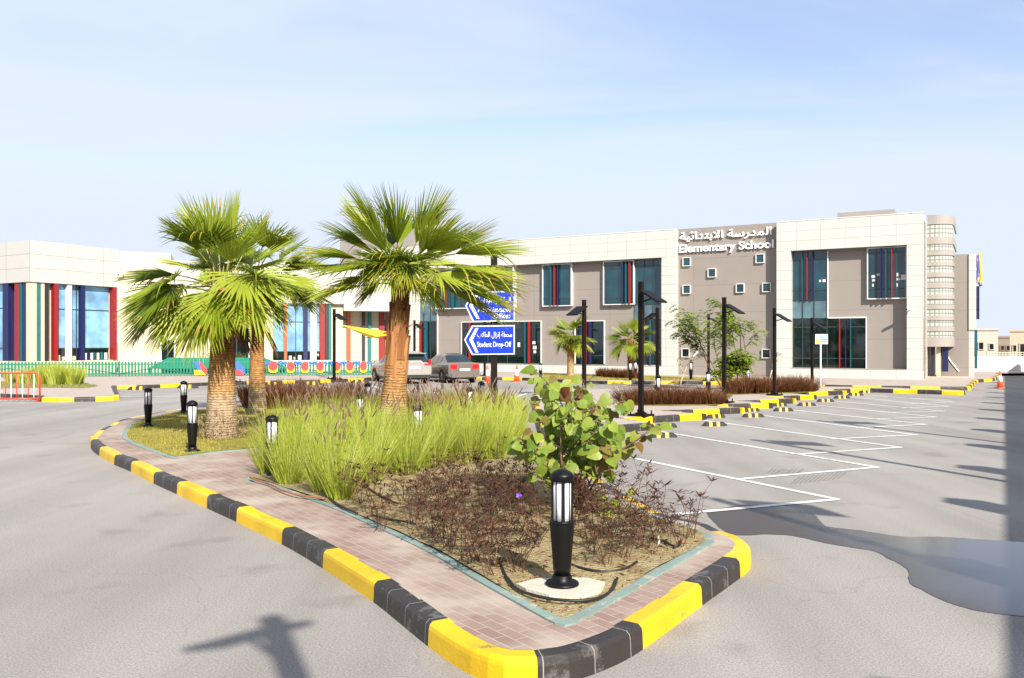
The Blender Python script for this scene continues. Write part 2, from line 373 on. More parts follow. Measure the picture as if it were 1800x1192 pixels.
def kerb(mb, p, cuts, first=0, inside=1, closed=False, h=.162, joint=.42, z0=-.02, w=.15):
    """kerb stones along p; colour 0 yellow / 1 black changes at each arc length in cuts; 2 is the cement joint"""
    if closed: p = p + [p[0]]
    L = [0.0]
    for a, b in zip(p, p[1:]): L.append(L[-1] + (b - a).length)
    tot = L[-1]
    stations = set(L) | {c for c in cuts if 0 < c < tot}
    js = []; s = joint * .6
    while s < tot - .05: js.append(s); s += joint
    for j in js: stations |= {j, j + .007}
    st = sorted(stations); st = [s for i, s in enumerate(st) if i == 0 or s - st[i - 1] > 1e-4]
    nm = normals(p[:-1], True) + [None] if closed else normals(p, False)
    if closed: nm[-1] = nm[0]
    prof = [(0, z0), (.006, h - .05), (.012, h - .022), (.035, h), (w, h + .001), (w, z0)]
    rows = []; i = 0
    for s in st:
        while i < len(L) - 2 and L[i + 1] < s - 1e-9: i += 1
        t = (s - L[i]) / max(1e-9, L[i + 1] - L[i]); t = min(1, max(0, t))
        c = p[i].lerp(p[i + 1], t); n = nm[i].lerp(nm[i + 1], t) * inside
        wob = .004 * noise.noise(Vector((c.x * 1.3, c.y * 1.3, 0)))
        rows.append([(c.x + n.x * (o + wob), c.y + n.y * (o + wob), z + (wob if z > 0 else 0)) for o, z in prof])
    for k in range(len(st) - 1):
        mid = (st[k] + st[k + 1]) / 2
        col = (first + sum(1 for c in cuts if c < mid)) % 2
        if st[k + 1] - st[k] < .0075 and col == 1 and any(abs(st[k] - j) < 1e-6 for j in js): col = 2
        for q in range(len(prof) - 1):
            mb.add([rows[k][q], rows[k + 1][q], rows[k + 1][q + 1], rows[k][q + 1]], [(0, 1, 2, 3) if inside < 0 else (3, 2, 1, 0)], col)
    if not closed:
        mb.add(rows[0], [tuple(range(6))], (first) % 2); mb.add(rows[-1], [tuple(range(6))[::-1]], (first + len(cuts)) % 2)
KM = [yel, blk, grout]
def inside_poly(x, y, poly):
    c = False; n = len(poly); j = n - 1
    for i in range(n):
        a, b = poly[i], poly[j]
        if (a[1] > y) != (b[1] > y) and x < (b[0] - a[0]) * (y - a[1]) / (b[1] - a[1]) + a[0]: c = not c
        j = i
    return c
def fill(poly, spacing, zf, mb=None, mi=0, wobble=0):
    """a sheet over the polygon with inner points"""
    poly = [v2(p) for p in poly]; mb = mb or MB()
    pts = list(poly); n = len(poly)
    x0 = min(p.x for p in poly); x1 = max(p.x for p in poly); y0 = min(p.y for p in poly); y1 = max(p.y for p in poly)
    if spacing:
        y = y0 + spacing * .37
        while y < y1:
            x = x0 + spacing * .41
            while x < x1:
                if inside_poly(x, y, poly) and min((Vector((x, y)) - q).length for q in poly) > spacing * .4: pts.append(Vector((x, y)))
                x += spacing
            y += spacing
    v, e, f, *_ = delaunay_2d_cdt(pts, [(i, (i + 1) % n) for i in range(n)], [], 1, 1e-6)
    fs = [t if (v[t[1]] - v[t[0]]).cross(v[t[2]] - v[t[0]]) > 0 else t[::-1] for t in map(list, f)]
    mb.add([(p.x, p.y, zf(p.x, p.y)) for p in v], fs, mi)
    return mb
flat = lambda z: (lambda x, y: z)
# --- asphalt: one sheet to the horizon
g = MB(); g.add([(-2500, -600, 0), (2500, -600, 0), (2500, 4000, 0), (-2500, 4000, 0)], [(0, 1, 2, 3)])
struct('ground', g, asphalt)
# --- front planted island
ISL_PX = [(157, 781), (163, 793), (178, 804), (200.6, 817), (230, 829.6), (269.6, 850), (310.5, 869), (363, 893.4), (415, 917.7), (495, 957), (566.7, 999.5),
          (656, 1058.8), (752, 1136.8), (826, 1186), (885, 1205), (945, 1207), (1000, 1199), (1065, 1177), (1131, 1142), (1235, 1064.7), (1302, 1016), (1320, 998)]
isl = [G(*p).to_2d() for p in ISL_PX]
isl += [G(1317, 954, .16).to_2d(), G(1296, 940, .16).to_2d(), G(1270, 932.8, .16).to_2d(), G(1249, 922, .16).to_2d(), G(1218, 914, .16).to_2d()]
isl += [Vector(p) for p in [(1.62, 9.2), (1.25, 11.2), (.9, 13.8), (.62, 16.2), (.3, 18.2), (.05, 20.5), (-.1, 23.2), (-.5, 25.2), (-1.6, 26.0), (-4, 26.1), (-6.6, 25.6)]]
isl += [G(*p, .16).to_2d() for p in [(355, 716), (296, 722), (239, 732), (208, 739), (190, 748), (171, 757), (160, 768)]]
isl_o = smooth_path(isl, True, .1)
cutpx = [G(*p).to_2d() for p in [(159, 787), (175, 802), (200.6, 817), (230, 829.6), (269.6, 850), (310.5, 869), (363, 893.4), (415, 917.7), (495, 957), (566.7, 999.5), (656, 1058.8), (752, 1136.8), (945, 1207), (1131, 1142), (1235, 1064.7), (1307, 1012)]] + [G(1270, 932.8, .16).to_2d()]
cl = cuts_to_len(isl_o, cutpx)
tot = sum((b - a).length for a, b in zip(isl_o, isl_o[1:] + isl_o[:1]))
s = cl[-1] + 1.0
while s < tot - .6: cl.append(s); s += 1.0
kb = MB(); kerb(kb, isl_o, cl, 0, 1, True, joint=.37)
struct('kerb', kb, KM)
pav_ang = -math.atan2(isl[11].y - isl[5].y, isl[11].x - isl[5].x)
paver = pavermat('pink_pavers', (.235, .148, .115), (.295, .212, .168), (.40, .335, .275), pav_ang)
paver_far = pavermat('dusty_pavers', (.36, .285, .245), (.39, .32, .275), (.42, .37, .32), .5)
isl_in = offset(isl_o, .135, True)
struct('paved_path', fill(isl_in, 0, flat(.163)), paver)
# bed edging and soil
teal_edge = paintmat('teal_edging', (.20, .275, .245), (.36, .345, .28), (.74, .73, .68), .46, .8)
bed_px = [(432, 841), (460, 848), (513.6, 868), (576, 890), (638.5, 917), (701, 945), (763, 976), (826, 1013.5), (920, 1066.6), (975, 1096), (993, 1100), (1010, 1096), (1088, 1053.6), (1174, 1002), (1240, 964), (1256, 952), (1252, 943), (1236, 934), (1215, 926), (1165.5, 911.5)]
bed = [G(*p, .17).to_2d() for p in bed_px] + [Vector(p) for p in [(.95, 10.8), (.5, 13.6), (.2, 15.9), (-.1, 17.4), (-1.2, 17.8), (-2.2, 17), (-2.6, 14), (-2.95, 12.5)]]
bed_o = smooth_path(bed, True, .12)
def edging(mb, p, w=.085, z=.178):
    q = offset(p, w, True); n = len(p)
    for i in range(n):
        j = (i + 1) % n; a, b, c, d = p[i], p[j], q[j], q[i]
        za = z + .004 * noise.noise(Vector((a.x * 3, a.y * 3, 1))); zb = z + .004 * noise.noise(Vector((b.x * 3, b.y * 3, 1)))
        mb.add([(a.x, a.y, .15), (b.x, b.y, .15), (b.x, b.y, zb), (a.x, a.y, za), (c.x, c.y, zb), (d.x, d.y, za), (c.x, c.y, .1), (d.x, d.y, .1)], [(0, 1, 2, 3), (3, 2, 4, 5), (5, 4, 6, 7)])
eb = MB(); edging(eb, bed_o)
def soil_z(x, y):
    return max(.1685, .188 + .03 * noise.noise(Vector((x * 1.1, y * 1.1, 0))) + .016 * noise.noise(Vector((x * 5, y * 5, 2))))
bed_i = offset(bed_o, .07, True)
struct('soil', fill([p for p in bed_i[::2]], .16, soil_z), soil, True)
lawn_pts = [G(*p, .17).to_2d() for p in [(214.6, 766), (217, 771), (230, 779), (255.5, 789.7), (294, 803.5), (307, 806.5), (324.6, 802.5), (383, 795), (462, 787)]] + [Vector(p) for p in [(-3.4, 16.6), (-2.6, 18.3), (-.6, 18.6), (-.6, 24.9), (-4, 25.5), (-6.6, 25)]] + [G(*p, .17).to_2d() for p in [(345, 721), (300, 726.5), (258, 735), (230, 745), (218, 755)]]
lawn_o = smooth_path(lawn_pts, True, .2)
edging(eb, lawn_o, .1, .176)
struct('bed_edging', eb, teal_edge)
lawn_i = offset(lawn_o, .09, True)
lawn_z = lambda x, y: .178 + .02 * noise.noise(Vector((x * .7, y * .7, 5)))
struct('lawn', fill(lawn_i[::2], .4, lawn_z), lawn_m, True)
# --- saw-tooth pavement along the parking bays
T_L = [(.62, 17.6), (2.75, 20.7), (4.2, 22.9), (5.72, 25.0), (7.3, 26.75), (8.65, 28.7), (10.2, 31.0), (11.9, 33.0)]
T_R = [(3.29, 19.4), (5.07, 22.0), (6.62, 24.0), (8.0, 25.85), (9.43, 28.0), (10.8, 29.9), (12.95, 32.7), (14.4, 34.2)]
teeth = []
for l, r in zip(T_L, T_R): teeth += [l, r]
saw = teeth + [(17.1, 32.35), (17.45, 32.5), (17.5, 33.0), (15.2, 35.2), (12.2, 36.1), (8.2, 34.6), (3.2, 33.8), (1.3, 33.2), (.75, 31), (.65, 24)]
kb2 = MB(); acc = []
for i, (l, r) in enumerate(zip(T_L, T_R)):
    Lk = (v2(r) - v2(l)).length; k3 = Lk / 3
    kerb(kb2, straight_path([l, r]), [k3, 2 * k3], (1 if i % 2 == 0 else 0), 1, joint=.6)
    if i + 1 < len(T_L): kerb(kb2, straight_path([r, T_L[i + 1]]), [.7], (0 if i % 2 == 0 else 1), 1, joint=.6)
tail = straight_path([T_R[-1]] + saw[16:] + [T_L[0]]); tl = sum((b - a).length for a, b in zip(tail, tail[1:]))
kerb(kb2, tail, [.1 + .87 * k for k in range(int(tl / .87))], 0, 1, joint=.6)
struct('kerb', kb2, KM)
sawp = offset([v2(p) for p in saw], .12, True)
struct('pavement', fill(sawp, 0, flat(.163)), paver_far)
# --- pavement along the buildings
bk = [(-60, 36.5), (-30, 33.2)] + [tuple(G(*p).to_2d()) for p in [(0, 700), (73, 706.5), (130, 706.5), (200, 704.5), (210.5, 701), (206, 690), (206, 684), (240, 683.5), (282, 682), (367, 678), (434, 676), (496, 674.5), (563, 673), (612, 671), (650, 669)]] + \
     [(-7.3, 46.8), (-3.4, 47.5), (-1.7, 45.6), tuple(G(905, 668.5).to_2d()), tuple(G(960, 671).to_2d()), (4.4, 41.2), (9.5, 40.6)] + [tuple(G(*p).to_2d()) for p in [(1447, 682.5), (1576, 685), (1695, 686.5), (1706, 684), (1721, 672.5), (1742, 671), (1752, 667.5)]] + [(29.5, 51)]
bkp = smooth_path(bk, False, .5)
kb3 = MB(); bl = sum((b - a).length for a, b in zip(bkp, bkp[1:]))
ac = cuts_to_len(bkp, [G(*p).to_2d() for p in [(73, 706.5), (130, 706.5), (171, 705.5), (210.5, 701), (206, 684), (240, 683), (282, 682), (327, 680), (367, 678.5), (406, 677), (434, 676), (465, 675), (496, 674.5), (528, 674), (563, 673), (580, 672), (612, 671), (637, 670)]])
s = ac[-1] + 1.1
while s < bl - .5: ac.append(s); s += 1.15
kerb(kb3, bkp, ac, 1, 1, joint=.8, w=.2, h=.15)
struct('kerb', kb3, KM)
inn = offset(bkp, .19)
struct('pavement', fill([tuple(p) for p in inn[::2]] + [inn[-1], (60, 60), (60, 90), (-90, 90), (-90, 45)], 0, flat(.152)), paver_far)
# --- road paint
def rline(mb, a, b, w=.1, z=.004):
    a = Vector(a[:2]); b = Vector(b[:2]); d = (b - a).normalized(); n = Vector((-d.y, d.x)) * w / 2
    k = max(1, int((b - a).length / .5))
    for i in range(k):
        p = a.lerp(b, i / k); q = a.lerp(b, (i + 1) / k)
        mb.add([(*(p - n), z), (*(q - n), z), (*(q + n), z), (*(p + n), z)], [(0, 1, 2, 3)])
tips = [(1473, 878.6), (1543, 822), (1584, 787), (1612, 765), (1629, 746.5), (1646.7, 733.7), (1660.7, 723.5), (1669.7, 714.6), (1677, 707)]
starts = [(1040, 791), (1150, 757), (1236, 739), (1303, 726), (1355, 717), (1400, 709), (1438, 702.5), (1480, 697), (1510, 693.5)]
bends = [(1186, 905), (1300, 843), (1400, 799.3), (1460, 772.5), (1506, 752.5), (1537, 737), (1562, 725.8), (1585, 718), (1600, 710.5)]
ml = MB()
for t, st_, b in zip(tips, starts, bends):
    rline(ml, G(*st_), G(*t), .105, .0065); rline(ml, G(*b), G(*t), .105, .0090)
struct('bay_markings', ml, white_line)
m2 = MB()
rline(m2, G(205, 697), G(480, 696), .12)
for a, b in [((557, 677), (597, 685)), ((430, 679), (455, 686)), ((640, 674), (668, 683)), ((700, 684), (800, 694)), ((904, 699), (928, 691)), ((905, 716), (925, 712)), ((-200, 714), (20, 703))]: rline(m2, G(*a), G(*b), .12)
for a, b in [((1500, 693), (1560, 697)), ((1600, 700), (1672, 704))]: rline(m2, G(*a), G(*b), .1)
struct('road_markings', m2, white_line)
sc = MB()
for i in range(11):
    x = 1392 + i * 8.2
    rline(sc, G(x - 2, 852 - i * .9), G(x + 15, 838 - i * .8), .012, .0115)
for i in range(10):
    x = 1350 + i * 6; rline(sc, G(x, 832 + (i % 3)), G(x + 9, 825 + (i % 3)), .014, .0115)
struct('road_scuff_marks', sc, M('scuffed_asphalt', (.15, .135, .12), .9, .2, 8))
# --- water on the asphalt
wp = [(1246, 900), (1300, 889), (1349, 888.5), (1405, 895), (1431.6, 905), (1445, 920), (1458, 926.6), (1514, 933), (1579.6, 943), (1662, 944.7), (1757, 951), (1800, 953.6), (1950, 962), (2150, 985), (2150, 1090), (1950, 1098), (1800, 1083.6), (1754, 1080), (1711, 1073), (1662, 1058), (1629, 1042), (1601, 1027), (1598, 1010.5), (1591, 997), (1563, 982.6), (1537, 969.4), (1497, 963), (1441, 953), (1392, 942), (1349, 940), (1310, 941.4), (1280, 938), (1255, 918)]
wpath = smooth_path(Gs(wp), True, .06)
wpath = [p + Vector((noise.noise(Vector((p.x * 9, p.y * 9, 0))), noise.noise(Vector((p.x * 9, p.y * 9, 7))))) * .018 for p in wpath]
mg = offset(wpath, -.035, True)
mg = [p + Vector((noise.noise(Vector((p.x * 14, p.y * 14, 4))), noise.noise(Vector((p.x * 14, p.y * 14, 8))))) * .022 for p in mg]
struct('damp_margin', fill(mg, 0, flat(.0020)), M('damp_asphalt', (.155, .137, .118), .7, .25, 9, spec=.3))
struct('wet_patch', fill(wpath, 0, flat(.0042)), wet)
# ------------------------------------------------------------------ buildings
class Frame:
    """a wall plane: x along the wall, y into the building, z up"""
    def __init__(s, origin, ang):
        s.o = Vector((origin[0], origin[1])); s.a = ang; s.c = math.cos(ang); s.s = math.sin(ang)
    def x(s, px, o=0.0):
        t = (px - CX) / F
        return (t * (s.o.y + o * s.c) - s.o.x + o * s.s) / (s.c - t * s.s)
    def d(s, px, o=0.0):
        return s.o.y + s.x(px, o) * s.s + o * s.c
    def z(s, px, py, o=0.0):
        return H + (HY - py) * s.d(px, o) / F
    def w(s, x, y, z=0):
        return Vector((s.o.x + x * s.c - y * s.s, s.o.y + x * s.s + y * s.c, z))
def part(name, mb, mats, root, fr, smooth=False):
    o = mb.build(name, mats, root, smooth); o.location = (fr.o.x, fr.o.y, 0); o.rotation_euler = (0, 0, fr.a)
    return o
def boxpart(name, mat, root, fr, *boxes):
    m = MB()
    for b in boxes: m.box(*b)
    return part(name, m, mat, root, fr)
def window(root, fr, x0, x1, z0, z1, y, glass, fins=(), vm=(), hm=(), border=.05, fmat=None, deep=None, out=.16, sides='lrtb', gsplit=None, label=None):
    m = MB()
    zs = [z0] + list(gsplit[0] if gsplit else []) + [z1]; gm = [glass] + list(gsplit[1] if gsplit else [])
    for i in range(len(zs) - 1): m.box(x0, x1, y, y + .03, zs[i], zs[i + 1] - (.002 if i < len(zs) - 2 else 0), i)
    w = part('window', m, gm, root, fr)
    if label: w['label'] = label
    fmat = fmat or alu_white; y1 = deep if deep is not None else y + .03; ya = y - .07
    f = MB(); b = border
    if 'l' in sides: f.box(x0 - b, x0, ya, y1, z0 - (b if 'b' in sides else 0), z1 + (b if 't' in sides else 0))
    if 'r' in sides: f.box(x1, x1 + b, ya, y1, z0 - (b if 'b' in sides else 0), z1 + (b if 't' in sides else 0))
    if 't' in sides: f.box(x0, x1, ya, y1, z1, z1 + b)
    if 'b' in sides: f.box(x0, x1, ya, y1, z0 - b, z0)
    if sides: f.build('frame', fmat, w)
    if vm or hm:
        g = MB()
        for x in vm: g.box(x - .025, x + .025, y - .035, y - .001, z0, z1)
        for z in hm: g.box(x0, x1, y - .03, y - .002, z - .025, z + .025)
        g.build('mullions', alu_dark, w)
    for fn in fins:
        a, c, mt = fn[:3]; c = a + max(.045, (c - a) * .7 - .30 * (fn[5] if len(fn) > 5 else out)) if root.name.startswith('school') else c; za, zb = (fn[3], fn[4]) if len(fn) > 3 and fn[3] is not None else (z0, z1); oo = fn[5] if len(fn) > 5 else out
        q = MB(); q.box(a, c, y - oo, y - .036, za + .01, zb - .01); q.build('fin', mt, w)
    return w
TH = math.atan2(-.49, .872)
S = Frame(G(1622, 673), TH)
sx = S.x
school = thing('school_building', 'taupe and white two-storey elementary school with dark teal windows and coloured fins', 'building')
W_ = .55                                  # how far the taupe wall stands back behind the white frame
Z0, ZF, ZT = .64, 6.97, 8.55
m = MB()
m.box(-36, -.0, W_ + .35, 13, 0, 8.2); part('core_wall', m, taupe_plain, school, S)
xa, xb = sx(1187), sx(1365); xpl = sx(1163)
boxpart('wall', taupe, school, S, (-31.6, xpl, W_, W_ + .34, Z0, ZF), (xa, xb, W_, W_ + .34, 0, 8.62), (sx(1390), sx(1594), W_, W_ + .34, Z0, ZF))
# white cladding
boxpart('cladding', white_clad, school, S,
        (-36, xa, 0, W_ + .33, ZF, ZT), (xpl, xa, 0, W_ + .33, Z0, ZF), (-36, xa, 0, W_ + .33, 0, Z0),
        (sx(700), sx(731), .1, W_ + .33, Z0, ZF),
        (xb, 0, 0, W_ + .33, ZF, ZT), (xb, sx(1390), 0, W_ + .33, Z0, ZF), (sx(1594), 0, 0, W_ + .33, Z0, ZF), (xb, 0, 0, W_ + .33, 0, Z0),
        (-.4, 0, W_ + .33, 3.66, 0, ZT))
boxpart('roof', taupe_plain, school, S, (-36, 0, W_ + .36, 13, 8.2, 8.3))
boxpart('coping', alu_white, school, S, (-36, xa - .005, -.02, .35, ZT + .002, ZT + .04), (xb + .005, .02, -.02, .35, ZT + .002, ZT + .04))
boxpart('ledge', taupe_light, school, S, (sx(1390), sx(1594), -.02, W_, Z0 + .001, Z0 + .03), (-31.6, xpl, -.02, W_, Z0 + .001, Z0 + .03))
# rooftop plant rooms
boxpart('rooftop_room', taupe_light, school, S, (S.x(1472, 6), S.x(1572, 6), 6, 10, 8.31, S.z(1500, 372.5, 6)))
# -- small square windows of the stair block
for px, py in [(1207.8, 460.5), (1336.6, 454.6), (1252, 479.9), (1207.8, 508.9), (1301.7, 506.7), (1348, 505.4), (1206, 620.3), (1347.4, 621.6)]:
    x = sx(px, W_); z = S.z(px, py, W_)
    window(school, S, x - .20, x + .20, z - .22, z + .22, W_ - .06, glass_d if py < 600 else glass_g, border=.035, deep=W_)
# -- big windows, left wing
y = W_ - .06
zu0 = 4.55
def X(px): return sx(px, y)
def Zs(px, py): return S.z(px, py, y)
# far strip (behind the white car)
window(school, S, X(732), X(769), Z0, Zs(750, 525), y, glass_g, [(X(740), X(745), red_fin, Z0, Zs(742, 566)), (X(747.5), X(756), teal_fin, Z0, Zs(750, 566))], vm=[X(745), X(757)], hm=[Zs(750, 565), Zs(750, 530)], gsplit=([Zs(750, 566)], [glass_s]))
window(school, S, X(771), X(906), Zs(840, 541), ZF - .08, y - .3, glass_d, [(X(776), X(779), red_fin, None, None, .05), (X(789), X(793), red_fin, None, None, .05), (X(800), X(806), teal_fin)], vm=[X(815), X(845), X(875)], hm=[6.2], deep=W_)
window(school, S, X(812), X(951), Z0 + .08, Zs(880, 566), y, glass_g, [(X(826), X(831), red_fin), (X(923), X(928), teal_fin), (X(929.5), X(936), red_fin)], vm=[X(820), X(858), X(892)], hm=[Zs(880, 577)], sides='lrt')
window(school, S, X(1012), X(1062), Z0 + .08, Zs(1037, 565), y, glass_g, [(X(1030), X(1035), red_fin), (X(1036.5), X(1045), navy_fin)], vm=[X(1022)], hm=[Zs(1037, 577), Zs(1037, 625)], sides='lrt')
yb = .36
def Xb(px): return sx(px, yb)
def Zb(px, py): return S.z(px, py, yb)
window(school, S, Xb(955), Xb(1004), Zb(980, 537), ZF - .08, yb, glass_d, [(Xb(968), Xb(973.5), teal_fin), (Xb(974.5), Xb(980), red_fin), (Xb(981), Xb(986), navy_fin)], vm=[Xb(960)], hm=[Zb(980, 525)], deep=W_)
window(school, S, Xb(1062), Xb(1113.5), Zb(1085, 534.5), ZF - .08, yb, glass_d, [(Xb(1096), Xb(1099.5), navy_fin), (Xb(1100), Xb(1105.5), teal_fin), (Xb(1106.5), Xb(1113), red_fin)], vm=[Xb(1088)], hm=[Zb(1085, 524), Zb(1085, 471)], deep=W_)
window(school, S, X(1115), X(1162.5), Z0 + .05, ZF - .08, y, glass_g, [(X(1143), X(1149), teal_fin, Z0 + .05, Zs(1140, 562))], vm=[X(1133), X(1148)], hm=[Zs(1140, 535), Zs(1140, 562), Zs(1140, 467)], sides='rb', gsplit=([Zs(1140, 562), Zs(1140, 536)], [glass_s, glass_d]))
# -- right wing
window(school, S, X(1391), X(1454.5), Zs(1422, 559.5), ZF - .05, y, glass_s, [(X(1410), X(1413.5), teal_fin, Zs(1420, 528), ZF - .05), (X(1418.5), X(1423.5), red_fin, Zs(1420, 528), ZF - .05), (X(1428), X(1432), navy_fin, Zs(1420, 528), ZF - .05)], vm=[X(1411), X(1431)], hm=[Zs(1422, 528), Zs(1422, 457), Zs(1422, 510)], sides='r', gsplit=([Zs(1422, 528)], [glass_d]))
window(school, S, X(1391), X(1522), Z0 + .02, Zs(1450, 559.5) - .01, y, glass_g, [(X(1475.5), X(1480.5), red_fin), (X(1486), X(1489), navy_fin), (X(1495), X(1499), teal_fin)], vm=[X(1411), X(1426), X(1454)], hm=[Zs(1450, 575), Zs(1450, 630)], sides='r')
boxpart('window_band', alu_white, school, S, (X(1455.5), X(1523), y - .07, W_, Zs(1490, 559.5), Zs(1490, 559.5) + .07))
w = window(school, S, Xb(1526), Xb(1592.5), Zb(1558, 524), ZF - .07, yb, glass_d, [(Xb(1548), Xb(1551), navy_fin), (Xb(1557), Xb(1559.5), teal_fin), (Xb(1567.5), Xb(1570.5), red_fin)], vm=[Xb(1540), Xb(1575)], hm=[Zb(1558, 444), Zb(1558, 508)], deep=W_, out=.24)
for px, py, ww, hh in [(1532, 484, 7, 5), (1540, 481, 6, 4), (1533, 491, 6, 4), (1575, 480, 5, 6), (1576, 489, 6, 4), (1584, 483, 8, 9), (1574, 498, 4, 6), (1533, 499, 3, 5)]:
    pm = MB(); x = Xb(px); z = Zb(px, py); k = 43.5 / F; pm.box(x, x + ww * k, yb - .012, yb - .004, z - hh * k, z); pm.build('paper_sheet', white_wall, w)
for px, py, ww, hh in [(910, 602, 5, 8), (936, 600, 6, 5), (937, 608, 7, 6), (938, 616, 5, 5), (1440, 492, 3, 4), (1446, 491, 5, 5)]:
    pm = MB(); x = X(px); z = Zs(px, py); k = S.d(px, y) / F; pm.box(x, x + ww * k, y - .02, y - .006, z - hh * k, z); part('paper_sheet', pm, white_wall, school, S)
# -- stair tower of the right end: bands of glass block between rendered bands
tw = Frame(S.w(0, 0).to_2d(), TH)
xt = sx(1629, 3.66)
def arc_plan(x0, xr, y0, r, back, inset=0.0):
    p = [(x0, y0 + inset)]
    for k in range(11):
        a = -math.pi / 2 + k * math.pi / 20
        p.append((xr - r + (r - inset) * math.cos(a), y0 + r + (r - inset) * math.sin(a)))
    p.append((xr - inset, back)); p.append((x0, back)); return p
XR = sx(1677, 4.3)
ys = [377, 393.6, 415.6, 428.5, 440.7, 448.4, 460, 467, 478.4, 487, 497, 506, 518, 525.5, 535.5, 543.4, 554.8, 563, 574, 582.4, 592.4, 609.5]
zz = [S.z(1652, v, 3.66) for v in ys]
tb = MB(); gb = MB()
for i in range(len(zz) - 1):
    if i % 2 == 0: tb.prism(arc_plan(0.002, XR, 3.66, .95, 9), zz[i + 1], zz[i])
    else: gb.prism(arc_plan(0.002, XR, 3.66, .95, 9, .05), zz[i + 1] + .001, zz[i] - .001)
part('stair_tower', tb, taupe_light, school, S); part('glass_block_band', gb, glass_block, school, S)
# ground floor under the tower, taupe wall and white end bay beyond
xw0 = sx(1648, 4.9); xw1 = sx(1703, 4.9); zw = S.z(1690, 447, 4.9)
m = MB(); m.box(xw0, xw1, 4.9, 5.25, 0, 1.9); m.box(XR - .05, xw1, 4.95, 5.25, 1.9, zw); part('end_wall', m, taupe, school, S)
boxpart('fin', dark_fin, school, S, (.15, .35, 4.2, 4.4, 0, 1.82))
boxpart('fin', cream_wall, school, S, (.42, .62, 4.25, 4.5, .0, 1.82))
boxpart('fin', navy_fin, school, S, (.66, .98, 4.35, 4.6, .45, 1.82))
boxpart('door_slot', orange_fin, school, S, (.0, .012, .55, .85, S.z(1622, 652, .6), S.z(1622, 560, .6)))
xe = sx(1716, 4.9)
boxpart('end_cladding', white_clad, school, S, (xw1 + .002, xe, 4.88, 5.3, S.z(1709, 580, 4.9), zw - .02), (xw1 + .002, xw1 + .25, 4.95, 5.3, 0, S.z(1709, 580, 4.9)))
boxpart('fin', teal_fin, school, S, (xw1 + .27, xe + .05, 5.0, 5.4, S.z(1714, 648, 5), S.z(1714, 580, 5)))
boxpart('fin', navy_fin, school, S, (xe + .003, xe + .15, 5.05, 5.4, S.z(1720, 561, 5), S.z(1720, 503, 5)))
boxpart('plinth', cream_wall, school, S, (.0, xw1 + .2, 3.9, 5.2, .0, .18))
# -- long hall roof block behind the court
boxpart('hall_block', taupe_light, school, Frame((-8.5, 72), math.atan2(.872, .49)), (0, 14, -.2, 8, 6, 11.9))
# -- lettering on the stair block
FORMS = {'ا': (0xFE8D, 0xFE8E, 0, 0), 'ل': (0xFEDD, 0xFEDE, 0xFEDF, 0xFEE0), 'م': (0xFEE1, 0xFEE2, 0xFEE3, 0xFEE4), 'د': (0xFEA9, 0xFEAA, 0, 0), 'ر': (0xFEAD, 0xFEAE, 0, 0), 'س': (0xFEB1, 0xFEB2, 0xFEB3, 0xFEB4), 'ة': (0xFE93, 0xFE94, 0, 0), 'ب': (0xFE8F, 0xFE90, 0xFE91, 0xFE92), 'ت': (0xFE95, 0xFE96, 0xFE97, 0xFE98), 'ئ': (0xFE89, 0xFE8A, 0xFE8B, 0xFE8C), 'ي': (0xFEF1, 0xFEF2, 0xFEF3, 0xFEF4), 'ح': (0xFEA1, 0xFEA2, 0xFEA3, 0xFEA4), 'ط': (0xFEC1, 0xFEC2, 0xFEC3, 0xFEC4), 'إ': (0xFE87, 0xFE88, 0, 0), 'ن': (0xFEE5, 0xFEE6, 0xFEE7, 0xFEE8), 'ز': (0xFEAF, 0xFEB0, 0, 0), 'ك': (0xFED9, 0xFEDA, 0xFEDB, 0xFEDC)}
def shape_ar(s):
    out = []; n = len(s); i = 0
    while i < n:
        ch = s[i]
        if ch not in FORMS: out.append(ch); i += 1; continue
        prev = i > 0 and s[i - 1] in FORMS and FORMS[s[i - 1]][2]
        if ch == 'ل' and i + 1 < n and s[i + 1] in 'اإ':
            out.append(chr((0xFEFB if s[i + 1] == 'ا' else 0xFEF9) + (1 if prev else 0))); i += 2; continue
        iso, fin, ini, med = FORMS[ch]; nxt = ini and i + 1 < n and s[i + 1] in FORMS
        out.append(chr(med if prev and nxt else fin if prev else ini if nxt else iso)); i += 1
    return ''.join(reversed(out))
